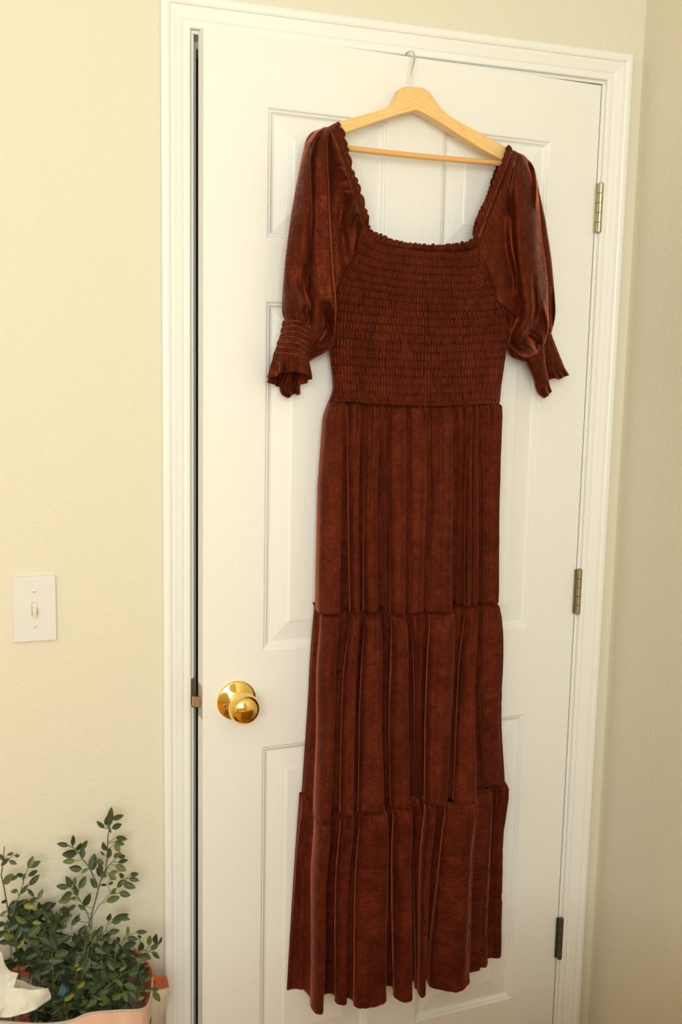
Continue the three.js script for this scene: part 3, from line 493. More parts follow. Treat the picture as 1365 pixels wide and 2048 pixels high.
  const sheets2 = [
    // strip at the far side, behind the main lobe
    panelCloth({ L: [[.6007,1.8824,.02],[.6132,1.8466,.02],[.6235,1.7942,.02],[.6333,1.734,.02],[.6406,1.6801,.02],[.6452,1.6347,.02],[.647,1.6026,.02],[.6471,1.5814,.02]], R: [[.6092,1.8737,.024],[.6219,1.8429,.02],[.6374,1.7952,.02],[.6471,1.7574,.02],[.6571,1.7155,.02],[.6656,1.6631,.02],[.6699,1.6265,.02],[.669,1.6034,.02],[.6664,1.5913,.02],[.6635,1.5829,.02]], nS: 50, nT: 200, bulge: .014, along: (t) => .4 + .6 * Math.sin(Math.PI * t), extra: (s, t, q) => r1(q) + gB(s, t), strokes: [[[[.6667,1.683,0],[.6715,1.6369,0],[.6728,1.595,0]], .005, .003], [[[.6766,1.6464,0],[.6776,1.6092,0],[.6721,1.5866,0]], .004, .003], [[[.6611,1.6642,0],[.6637,1.618,0],[.6677,1.5864,0]], -.005, .004]] }),
    // main lobe
    panelCloth({ L: [[.5542,1.8933,.05],[.5443,1.8659,.06],[.5376,1.8327,.062],[.5456,1.7775,.05],[.5526,1.7188,.05],[.5599,1.6771,.05],[.5672,1.6359,.05],[.5696,1.6093,.05],[.563,1.5939,.05],[.5564,1.5776,.05],[.5643,1.5611,.035],[.5641,1.551,.05],[.5783,1.5414,.05],[.6017,1.5376,.03]], R: [[.5603,1.8956,.045],[.5718,1.8925,.045],[.5941,1.8869,.03],[.6054,1.8723,.03],[.6117,1.8536,.03],[.6235,1.7929,.03],[.6343,1.7339,.03],[.6438,1.6795,.03],[.6469,1.6433,.03],[.649,1.6069,.03],[.6478,1.5885,.03],[.6436,1.5654,.03],[.6337,1.5476,.03]], B: [[.6017,1.5376,.03],[.6079,1.5359,.034],[.6206,1.5408,.034],[.6337,1.5476,.03]], nS: 160, nT: 280, bulge: .044, pow: 2.5, along: lobeEnd(9), extra: (s, t, q) => r2(q),
      strokes: [[[[.5957,1.8943,0],[.601,1.8727,0],[.605,1.8384,0],[.6032,1.8097,0]], .0075, .0035, .006], [[[.5856,1.8845,0],[.5928,1.8675,0],[.597,1.8484,0]], -.006, .004], [[[.6134,1.8826,0],[.6196,1.8253,0],[.6267,1.7537,0],[.6325,1.6444,0]], -.007, .018], [[[.6326,1.8442,0],[.6431,1.7911,0],[.6537,1.719,0],[.6611,1.6457,0],[.6597,1.5899,0]], .006, .012, .005], [[[.6286,1.6351,0],[.6435,1.6033,0],[.6524,1.5616,0]], .008, .007], [[[.6483,1.6359,0],[.6543,1.6083,0],[.6547,1.5804,0]], .005, .004], [[[.5987,1.5804,0],[.6134,1.5698,0],[.6259,1.5608,0]], -.016, .011, .008], [[[.591,1.5598,0],[.609,1.5492,0],[.6312,1.5442,0]], .006, .005], [[[.6171,1.5615,0],[.6264,1.5515,0],[.6334,1.5443,0]], .004, .003], [[[.6023,1.6796,0],[.6095,1.625,0],[.6063,1.6019,0]], -.006, .006]] }),
    // gathers in front, from the neck elastic down to the flap
    panelCloth({ L: [[.549,1.8915,.052],[.5356,1.8732,.062],[.5235,1.851,.067],[.5117,1.8238,.067],[.502,1.7987,.065],[.4933,1.7737,.063],[.4832,1.7461,.06],[.4755,1.723,.056],[.4994,1.6894,.052],[.5153,1.6573,.05]], R: [[.5502,1.8903,.055],[.5364,1.8638,.068],[.5282,1.8342,.074],[.5422,1.806,.06],[.5469,1.772,.06],[.5538,1.7179,.06],[.5621,1.6765,.06],[.5714,1.6355,.06],[.5754,1.6189,.06],[.5737,1.6081,.062]], B: [[.5153,1.6573,.05],[.5253,1.6384,.052],[.5369,1.6263,.056],[.5485,1.6179,.058],[.5591,1.6103,.06],[.5737,1.6081,.062]], nS: 150, nT: 240, bulge: .008, fold: 1.5, pow: 3, extra: (s, t, q) => .6 * r1(q) + .0026 * smooth(.5, 0, s) * smooth(.75, .5, t) * (ridge(t * 26 + 1.5 * n1(t * 20, 97)) - .5),
      strokes: [[[[.5369,1.7789,0],[.5423,1.7312,0],[.5509,1.704,0],[.5595,1.6792,0],[.5619,1.6504,0]], .010, .006, .003], [[[.5458,1.7911,0],[.5533,1.765,0],[.5558,1.7132,0]], .007, .004, .0035], [[[.5522,1.8331,0],[.5591,1.8204,0],[.5665,1.7988,0]], .005, .003, .003], [[[.5616,1.8559,0],[.5717,1.8214,0],[.5773,1.7952,0]], .006, .004, .003], [[[.5676,1.7766,0],[.5719,1.7322,0],[.5809,1.6785,0],[.5917,1.6335,0]], -.008, .010], [[[.5568,1.8025,0],[.5642,1.7586,0],[.5672,1.6959,0]], -.006, .005], [[[.5876,1.7151,0],[.5948,1.6792,0],[.6047,1.634,0]], .006, .006, .004], [[[.5654,1.6451,0],[.5801,1.6512,0],[.5969,1.6593,0]], .006, .005], [[[.5725,1.6308,0],[.5848,1.6423,0],[.5997,1.6466,0]], -.005, .004], [[[.5736,1.8702,0],[.5781,1.8644,0],[.5819,1.8524,0]], -.005, .003]] }),
    // under side of the flap
    panelCloth({ L: [[.5177,1.6559,.046],[.5211,1.6436,.05],[.5353,1.6274,.05],[.5521,1.6024,.05],[.5515,1.5712,.05],[.5511,1.5578,.05],[.5672,1.5423,.03],[.5681,1.534,.05],[.5896,1.5281,.05]], R: [[.5206,1.6541,.05],[.5318,1.6352,.05],[.5603,1.6113,.058],[.5678,1.603,.05],[.5592,1.5849,.05],[.5562,1.5606,.05],[.5674,1.5475,.05],[.5805,1.5397,.05],[.5956,1.5355,.05]], nS: 30, nT: 160, bulge: .006, extra: (s, t, q) => r1(q) }),
    panelCloth({ L: [[.5686,1.907,.012],[.5357,1.8124,.012],[.5118,1.7448,.012],[.5376,1.6574,.012],[.568,1.6182,.012],[.5756,1.55,.012],[.6133,1.5306,.012]], R: [[.59,1.9003,.012],[.6168,1.8747,.012],[.6405,1.7965,.012],[.6613,1.7165,.012],[.672,1.6455,.012],[.6698,1.5861,.012],[.6509,1.5474,.012]], nS: 30, nT: 60, bulge: -.003 }),
  ];
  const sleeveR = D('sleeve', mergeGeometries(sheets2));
  D('cuff', mergeGeometries([
    panelCloth({ L: [[.6315,1.588,.03],[.633,1.5605,.03],[.641,1.5331,.03],[.6501,1.5073,.03]], R: [[.6622,1.5837,.022],[.6747,1.5619,.02],[.686,1.5407,.02],[.6971,1.5184,.022]], nS: 150, nT: 60, bulge: .012, extra: smock(6, 20, .0036, 101) }),
    panelCloth({ L: [[.5973,1.5394,.03],[.6048,1.5212,.035],[.6154,1.503,.035],[.6223,1.4883,.034]], R: [[.6373,1.5697,.036],[.6381,1.5467,.04],[.6429,1.5192,.04],[.6523,1.4962,.036]], nS: 120, nT: 70, bulge: .020, pow: 2.4, extra: (s, t, q) => smock(9, 40, .0009, 102)(s, t) }),
    panelCloth({ L: [[.6129,1.5399,.012],[.6251,1.5142,.012],[.6375,1.4882,.012]], R: [[.6689,1.5824,.012],[.6876,1.5474,.012],[.7028,1.5185,.012]], nS: 20, nT: 20 }),
  ]), sleeveR);
  D('cuff_frill', mergeGeometries([
    panelCloth({ L: [[.6488,1.511,.03],[.6541,1.5036,.026],[.6589,1.4962,.026]], R: [[.6959,1.5203,.022],[.7033,1.5129,.02],[.7094,1.5064,.02]], B: [[.6563,1.4962,.03],[.6685,1.4992,.028],[.6757,1.4975,.034],[.692,1.5024,.026],[.7066,1.5064,.024]], nS: 110, nT: 24, bulge: .008, extra: (s, t) => .005 * t * Math.sin(s * 22) + .001 * ridge(s * 12) }),
    panelCloth({ L: [[.6211,1.4911,.034],[.6249,1.4801,.034],[.6321,1.469,.034],[.6461,1.4616,.03]], R: [[.6509,1.4981,.038],[.6524,1.487,.04],[.6601,1.475,.036]], B: [[.6461,1.4616,.03],[.6486,1.4646,.036],[.6551,1.4692,.034],[.6601,1.475,.036]], nS: 100, nT: 30, bulge: .014, extra: (s, t) => .006 * t * Math.sin(s * 13 + .6) + .001 * ridge(s * 9) }),
  ]), sleeveR);
}

// ---------- bag of artificial greenery on the floor by the wall ----------
const BAG = [-.22, 0, .13];
const put = (name, geo, mat, t, o) => part(name, geo.translate(-o[0], -o[1], -o[2]), mat, t);
{
  const t = thing('shopping_bag', 'open white shopping bag with a coral printed band, full of greenery by the wall', 'bag', BAG);
  const bagTex = texture(512, 512, (x, y) => {
    const n = vnoise(x * 24, y * 24, 24, 24, 121), m = vnoise(x * 90, y * 90, 90, 90, 122);
    return [.93 + .04 * (n - .5), .88 + .05 * (n - .5), .82 + .06 * (m - .5)];
  }, true);
  const coralTex = texture(512, 512, (x, y) => {
    const n = vnoise(x * 12, y * 12, 12, 12, 123) * .6 + vnoise(x * 60, y * 60, 60, 60, 124) * .4;
    return [mix(.96, .90, n), mix(.52, .42, n), mix(.29, .20, n)];
  }, true);
  const paleTex = texture(512, 512, (x, y) => { const n = vnoise(x * 10, y * 10, 10, 10, 125); return [mix(.93, .90, n), mix(.78, .72, n), mix(.70, .63, n)]; }, true);
  const plastic = phys({ map: rep(bagTex, .3), roughness: .45, bumpMap: rep(pile, .3), bumpScale: .0005 });
  const coral = phys({ map: rep(coralTex, .2), roughness: .45, bumpMap: rep(pile, .2), bumpScale: .001 });
  const pale = phys({ map: rep(paleTex, .3), roughness: .5, bumpMap: rep(pile, .3), bumpScale: .0004 });
  const rim = [[-.3832,.5256,.24],[-.3406,.5183,.245],[-.2791,.5023,.245],[-.2383,.4981,.243],[-.2116,.5029,.24],[-.1689,.4947,.232],[-.1246,.482,.22],[-.1118,.4772,.2],[-.104,.4753,.17],[-.0948,.4636,.11],[-.0958,.4629,.07],[-.1059,.4668,.045],[-.1286,.4721,.028],[-.1851,.4797,.028],[-.2447,.488,.03],[-.3235,.4984,.03],[-.3921,.5063,.03]];
  const n = rim.length, C = spline(rim, true);
  const wall = (a, b, y0, y1, out = 0) => grid(140, 40, (s, v) => {
    const p = C(mix(a, b, s)), k = mix(y1, y0, v), cx = -.26, cz = .13, sh = mix(1, .9, v);
    const w = .006 * Math.sin(Math.PI * Math.min(1, v * 1.6)) * (n2(s * 14 + a * 40, v * 4, 127) - .5) * 2;
    return [cx + (p[0] - cx) * sh + w + out * (p[0] > cx ? 1 : -1) * .3, p[1] * k, cz + (p[2] - cz) * sh + w + out * (p[2] > cz ? 1 : -1), s * .5, k * .48];
  });
  put('front_panel', wall(0, 7.3 / n, .004, 1), pale, t, BAG);
  put('side_panel', wall(7.3 / n, 10 / n, .004, .9), plastic, t, BAG);
  put('back_panel', wall(10 / n, 16 / n, .004, .925), plastic, t, BAG);
  put('side_panel', wall(16 / n, 1, .004, 1), plastic, t, BAG);
  put('back_band', wall(10 / n, 16 / n, .925, .95), coral, t, BAG);
  put('side_band', wall(7.9 / n, 10 / n, .9, 1), coral, t, BAG);
  put('rim_fold', tube(rim.slice(1, 10), .0016, 90, 6), plastic, t, BAG);
  put('bottom', grid(20, 20, (s, v) => { const a = s * 2 * Math.PI; return [-.26 + .15 * v * Math.cos(a), .004, .13 + .1 * v * Math.sin(a)]; }), plastic, t, BAG);
  // gusset pulled out on the right, its top printed coral
  const gus = (rows, mat, name) => { const Pn = rows.map((r) => path(r)), Q = spline(rows.map((_, i) => [i])); put(name, grid(24, 40, (s, v) => { const x = v * (rows.length - 1), i = Math.min(Math.floor(x), rows.length - 2), f = x - i, a = Pn[i](s), b = Pn[i + 1](s); const q = a.map((c, k) => mix(c, b[k], f)); q[2] += .006 * Math.sin(Math.PI * s) + .003 * (n2(s * 7, v * 9, 128) - .5); return [...q, s * .1, v * .1]; }), mat, t, BAG); };
  gus([[[-.0958,.4682,.105],[-.081,.4555,.09],[-.0668,.4419,.075]], [[-.0948,.4571,.11],[-.08,.4443,.095],[-.064,.4331,.08]], [[-.0953,.4504,.12],[-.079,.4359,.1],[-.063,.4246,.085]]], coral, 'gusset_band');
  gus([[[-.0953,.4504,.12],[-.079,.4359,.1],[-.063,.4246,.085]], [[-.0999,.4555,.15],[-.0817,.435,.12],[-.0617,.4129,.088]], [[-.1091,.4649,.19],[-.0874,.4183,.13],[-.0647,.3976,.09]], [[-.1201,.4522,.2],[-.099,.403,.14],[-.0762,.3712,.09]], [[-.13,.4196,.2],[-.1067,.374,.14],[-.0868,.3408,.09]]], plastic, 'gusset');
  // handle lying behind the leaves
  const hc = path([[-.1215,.474,.02],[-.113,.466,.022],[-.1042,.4548,.03],[-.0952,.4488,.05],[-.0931,.4585,.09]]);
  put('handle', grid(50, 6, (s, v) => { const p = hc(s), w = .020 * (1 - .75 * smooth(.55, .95, s)) * (v - .5); return [p[0] + w * .75, p[1] - w * .6, p[2] + .004 * Math.sin(v * Math.PI), s * .2, v * .03]; }), coral, t, BAG);
}
// crumpled tissue
{
  const o = [-.31, .52, .2], t = thing('tissue_paper', 'crumpled sheet of white tissue paper stuffed in the bag beside the greenery', 'tissue paper', o);
  const m = phys({ color: rgb(.72, .68, .59), roughness: .75, transmission: .12, thickness: 0 });
  const fold = (x, y, s) => { const a = Math.abs(n2(x * 34, y * 30, s) - .5) * 2, b = Math.abs(n2(x * 80 + y * 30, y * 70, s + 1) - .5) * 2; return .018 * (a - .4) + .006 * (b - .4); };
  const sheet = (L, R, s, T, B) => { const l = path(L), r = path(R), tp = T && path(T), bt = B && path(B), c = [l(0), r(0), l(1), r(1)]; const G = grid(44, 34, (u, v) => { const a = l(v), b = r(v), q = [0, 1, 2].map((k) => mix(a[k], b[k], u)); if (tp) { const e = tp(u); for (let k = 0; k < 3; k++) q[k] += (1 - v) * (e[k] - mix(c[0][k], c[1][k], u)); } if (bt) { const e = bt(u); for (let k = 0; k < 3; k++) q[k] += v * (e[k] - mix(c[2][k], c[3][k], u)); } q[2] += .3 * fold(q[0], q[1], s); const e = Math.min(u, 1 - u, v, 1 - v) > .01 ? 0 : 0; q[0] += e * (hash(u * 100 | 0, v * 90 + s | 0) - .5); q[1] += e * (hash(v * 77 | 0, u * 130 + s | 0) - .5); for (let i = 0; i < 16; i++) { const an = hash(i, s) * 6.283, off = .11 * (hash(i, s + 7) - .5) * 2, e1 = (q[0] - c[0][0] - .12) * Math.cos(an) + (q[1] - c[0][1]) * Math.sin(an) - off; q[2] += .75 * (hash(i, s + 3) - .5) * (Math.abs(e1) - .03); } return q; }).toNonIndexed(); G.computeVertexNormals(); return G; };
  put('sheet', sheet([[-.3919,.6044,.15],[-.3906,.5754,.2],[-.3915,.514,.22]], [[-.338,.5802,.15],[-.3327,.5715,.17],[-.3237,.5693,.19],[-.3133,.5677,.2],[-.3163,.5668,.21],[-.3257,.5441,.215]], 131), m, t, o);
  put('sheet', sheet([[-.384,.5535,.2],[-.3837,.5423,.215],[-.3843,.5167,.22]], [[-.2699,.5557,.19],[-.2653,.5321,.2],[-.2724,.528,.205]], 133, [[-.384,.5535,.2],[-.34,.5577,.21],[-.3135,.561,.2],[-.2941,.5557,.19],[-.2699,.5557,.19]], [[-.3843,.5167,.22],[-.3405,.5257,.235],[-.3113,.5319,.23],[-.289,.5347,.22],[-.2724,.528,.205]]), m, t, o);
  put('sheet', sheet([[-.3853,.5079,.2],[-.3845,.5085,.22],[-.3843,.5011,.23]], [[-.2721,.5185,.19],[-.2787,.5081,.2],[-.2866,.4958,.205],[-.2956,.4957,.21],[-.3091,.4965,.22]], 135, [[-.3853,.5079,.2],[-.3263,.5201,.21],[-.2964,.5216,.2],[-.2721,.5185,.19]]), m, t, o);
}
{
  const t = thing('tissue_paper', 'scrap of dark red tissue showing under the crumpled white paper at the bag rim', 'tissue paper', [-.31, .47, .19]);
  put('sheet', grid(16, 12, (s, v) => { const q = [[-.3136,.4877,.19],[-.2957,.4809,.19],[-.3126,.4685,.2],[-.2976,.4656,.2]]; const k = [0, 1, 2].map((j) => mix(mix(q[0][j], q[1][j], s), mix(q[2][j], q[3][j], s), v)); k[2] += .008 * n2(s * 4, v * 4, 137); return k; }), std({ color: rgb(.28, .03, .03), roughness: .8 }), t, [-.31, .47, .19]);
}
// leaves: a few shapes and tones, each leaf a part of its bush
const leafTex = [[.29, .33, .20], [.22, .265, .17], [.37, .41, .20], [.50, .50, .19]].map((c, i) => texture(64, 128, (x, y) => {
  const mid = Math.abs(x - .5), vein = smooth(.03, .0, mid) * .5 + .22 * smooth(.75, 1, Math.sin((y * 9 - mid * 5) * 2 * Math.PI)) + .5 * (vnoise(x * 8, y * 14, 8, 14, 141 + i) - .5);
  return c.map((v, k) => v * (1 + .45 * vein) + .03 * vein * (k === 1));
}, true));
const leafMat = leafTex.map((t) => phys({ map: t, roughness: .42, specularIntensity: .7, transmission: .12, thickness: 0 }));
const stemMat = [std({ color: rgb(.10, .085, .05), roughness: .7 }), std({ color: rgb(.10, .15, .055), roughness: .6 })];
const leafGeo = [[.40, .12], [.46, -.25], [.50, .3], [.44, .5], [.56, .05]].map(([w, bend]) => grid(6, 9, (s, v) => {
  const wid = w * Math.sin(Math.PI * clamp(.03 + v * .97) ** .82) ** .75 * (v > .96 ? .35 : 1), x = (s - .5) * 1.0;
  return [x * wid, v, bend * .35 * v * v + .35 * Math.abs(x) * wid - .02, s, v];
}));
function leafOn(bush, o, b, tip, kind, roll, gi) {
  const d = new THREE.Vector3(tip[0] - b[0], tip[1] - b[1], tip[2] - b[2]), len = Math.max(d.length(), .008); d.normalize();
  const face = new THREE.Vector3(Math.sin(roll) * .8, .35, 1).normalize(), x = new THREE.Vector3().crossVectors(d, face).normalize(), z = new THREE.Vector3().crossVectors(x, d);
  const m = shade(new THREE.Mesh(leafGeo[gi], leafMat[kind])); m.name = 'leaf';
  m.quaternion.setFromRotationMatrix(new THREE.Matrix4().makeBasis(x, d, z)); m.scale.set(len, len, len); m.position.set(b[0] - o[0], b[1] - o[1], b[2] - o[2]);
  bush.add(m);
}
function bush(label, o, stems, leaves, fill) {
  const t = thing('artificial_plant', label, 'plant', o, 0, undefined), pts = [], twigs = [];
  for (const [p0, r, k] of stems) {
    const s0 = p0[0], path3 = r > .00125 && s0[1] < .62 ? [[mix(s0[0], o[0], .5), .03, mix(s0[2], .12, .7)], ...p0] : p0;
    put('stem', tube(path3, (s) => r * (1 - .55 * s), 26, 6), stemMat[k], t, o);
    const c = new THREE.CatmullRomCurve3(path3.map(v3)); for (let i = 0; i <= 60; i++) pts.push(c.getPointAt(i / 60).toArray());
  }
  const twig = (q, far) => {
    let best = null, bd = far;
    for (const s of pts) { const d = Math.hypot(s[0] - q[0], (s[1] - q[1]) * (s[1] > q[1] ? 2.2 : .8), s[2] - q[2]); if (d < bd) { bd = d; best = s; } }
    if (best && bd > .0015) twigs.push(tube([best, [mix(best[0], q[0], .55), mix(best[1], q[1], .62) - .001, mix(best[2], q[2], .5)], q], .00065, 5, 4));
    else if (!best) twigs.push(tube([[q[0] + rr(-.004, .004), q[1] - rr(.010, .018), q[2] - .004], [q[0], q[1] - .006, q[2] - .001], q], .0007, 4, 4));
  };
  leaves.forEach((l) => {
    const dz = rr(-.012, .012), k = l.length > 6 ? l[6] : [0, 0, 1, 1, 0, 2][Math.floor(rnd() * 6)], q = [l[0], l[1], l[2]];
    leafOn(t, o, q, [l[3], l[4], l[5] + dz], k, rr(-.9, .9), Math.floor(rnd() * 5)); twig(q, .03);
  });
  for (const [c, n, kinds] of fill) for (let i = 0; i < n; i++) {
    const u = rnd() ** .5, w = rnd(), q = [0, 1, 2].map((k) => c[0][k] * (1 - u) + u * (c[1][k] * (1 - w) + c[2][k] * w));
    q[2] = Math.max(.03, q[2] + rr(-.04, .035));
    const a = rr(-1.2, 4.3), len = rr(.015, .025), tip = [q[0] + Math.cos(a) * len, q[1] + Math.sin(a) * len * .8 + .003, q[2] + rr(-.008, .012)];
    leafOn(t, o, q, tip, kinds[Math.floor(rnd() * kinds.length)], rr(-1, 1), Math.floor(rnd() * 5)); twig(q, .025);
  }
  put('twigs', mergeGeometries(twigs), stemMat[1], t, o).userData.kind = 'stuff';
  return t;
}
bush('tall artificial box branch with the highest leaves, rising from the middle of the bag', [-.17, .46, .08], [
  [[[-.2112,.4944,.1],[-.2021,.5347,.08],[-.1961,.5633,.07],[-.1879,.5778,.06],[-.1826,.6026,.06],[-.1761,.6272,.06],[-.1673,.646,.06],[-.1638,.679,.06],[-.163,.6975,.06],[-.1618,.7137,.055],[-.1579,.7291,.055]], .0024, 0],
  [[[-.1823,.624,.06],[-.1871,.6341,.06],[-.1918,.6468,.06],[-.199,.6611,.06],[-.2061,.6714,.06],[-.212,.6841,.06],[-.2193,.694,.065],[-.2288,.7005,.065]], .0016, 1],
  [[[-.1964,.5658,.075],[-.1988,.5729,.075],[-.2034,.5883,.075],[-.2093,.6011,.075],[-.2163,.6141,.075],[-.2192,.6238,.075],[-.2223,.6308,.08]], .0018, 1],
  [[[-.1879,.5751,.06],[-.1804,.5807,.06],[-.1729,.5877,.06],[-.1654,.596,.06],[-.1592,.6005,.06],[-.1516,.6061,.06],[-.1454,.612,.06]], .0015, 1],
  [[[-.1592,.6005,.06],[-.1627,.6118,.06],[-.1676,.6192,.06]], .0008, 1],
  [[[-.1454,.612,.06],[-.1378,.6217,.06],[-.1315,.6262,.06],[-.1239,.6305,.06]], .0010, 1],
  [[[-.1745,.6257,.055],[-.167,.6395,.055],[-.1619,.6495,.055],[-.1544,.6565,.055],[-.1443,.6659,.055]], .0014, 1],
  [[[-.1988,.528,.09],[-.19,.5278,.08],[-.1747,.5387,.08],[-.1688,.548,.08],[-.164,.5575,.08],[-.1639,.5638,.08]], .0015, 1],
], [[-.1613,.7229,.058,-.1579,.753,.058],[-.1662,.7262,.058,-.1611,.7441,.058],[-.1687,.7212,.058,-.1814,.736,.058],[-.1538,.7353,.058,-.1364,.7427,.058],[-.1552,.7188,.058,-.1381,.722,.058],[-.1589,.718,.058,-.1572,.7078,.058],[-.1486,.7011,.058,-.1309,.6921,.058],[-.1505,.6936,.058,-.136,.6824,.058],[-.1506,.6896,.058,-.1433,.6753,.058],[-.1667,.6797,.058,-.172,.6984,.058],[-.1693,.6714,.058,-.175,.6795,.058],[-.162,.6657,.058,-.1591,.6821,.058],[-.1533,.6672,.058,-.1402,.6738,.058],[-.1452,.6655,.058,-.1312,.6596,.058],[-.1453,.6554,.058,-.1283,.6538,.058],[-.1497,.6507,.058,-.1327,.6399,.058],[-.1586,.6384,.058,-.1449,.6403,.058],[-.1623,.6363,.058,-.1494,.6257,.058],[-.1599,.6265,.058,-.15,.6278,.058],[-.1375,.6254,.058,-.1439,.6388,.058],[-.125,.6297,.058,-.1111,.6318,.058],[-.1275,.6233,.058,-.1097,.6173,.058],[-.1376,.622,.058,-.1301,.6169,.058],[-.1477,.6099,.058,-.137,.6165,.058],[-.1376,.6152,.058,-.1166,.6057,.058],[-.1559,.5989,.058,-.1514,.6118,.058],[-.144,.5992,.058,-.1255,.5928,.058],[-.166,.5872,.058,-.1432,.5865,.058],[-.1899,.6475,.058,-.1846,.6735,.058],[-.1817,.6657,.058,-.1701,.6588,.058],[-.174,.6393,.058,-.1805,.6602,.058],[-.1747,.6333,.058,-.1819,.6477,.058],[-.1823,.6136,.058,-.1922,.6295,.058],[-.1625,.6175,.058,-.1541,.616,.058],[-.1749,.6193,.058,-.1651,.6118,.058],[-.1661,.6314,.058,-.1746,.6394,.058],[-.2286,.6969,.058,-.2462,.6992,.058],[-.2211,.6955,.058,-.2213,.714,.058],[-.2143,.6861,.058,-.2089,.7041,.058],[-.207,.6871,.058,-.1968,.7046,.058],[-.206,.6704,.058,-.2057,.6882,.058],[-.2155,.6833,.058,-.2336,.6862,.058],[-.2155,.6812,.058,-.2393,.6791,.058],[-.2188,.6684,.058,-.2384,.6679,.058],[-.2075,.6513,.058,-.2281,.6551,.058],[-.1965,.6511,.058,-.2088,.6455,.058],[-.2304,.6217,.058,-.2502,.6262,.058],[-.225,.6212,.058,-.2328,.6436,.058],[-.2201,.6238,.058,-.2184,.6399,.058],[-.2117,.6172,.058,-.1995,.6328,.058],[-.2153,.6037,.058,-.2188,.6256,.058],[-.2245,.6115,.058,-.2434,.6055,.058],[-.2265,.6003,.058,-.2466,.5937,.058],[-.2158,.6011,.058,-.2275,.5986,.058],[-.2042,.5839,.058,-.1937,.6072,.058],[-.2188,.5875,.058,-.2323,.5821,.058],[-.2319,.5687,.058,-.2388,.5885,.058],[-.2035,.5764,.058,-.214,.5831,.058],[-.2338,.5623,.058,-.2498,.5674,.058],[-.2211,.5603,.058,-.211,.5657,.058],[-.1633,.5512,.058,-.1631,.5682,.058],[-.1558,.55,.058,-.1275,.5525,.058]]
 .concat([[-.1667,.567,.085,-.163,.5824,.085],[-.1597,.5615,.085,-.1418,.5689,.085],[-.1468,.5701,.085,-.1306,.568,.085],[-.1646,.5435,.085,-.1464,.5491,.085],[-.185,.54,.085,-.1744,.553,.085],[-.1868,.5356,.085,-.1734,.5362,.085],[-.174,.5348,.085,-.1603,.5338,.085],[-.149,.5213,.085,-.1553,.541,.085],[-.1948,.5448,.085,-.2015,.556,.085],[-.1901,.5466,.085,-.1854,.5522,.085],[-.1995,.5379,.085,-.2097,.5472,.085],[-.2064,.5365,.085,-.212,.5476,.085]]), [
  [[[-.1784,.44,.1],[-.2288,.5214,.06],[-.1198,.4999,.07]], 110, [0, 1, 1, 0, 2]], [[[-.2873,.4974,.08],[-.3016,.4192,.13],[-.1771,.4041,.13]], 90, [1, 1, 0, 1]]]);
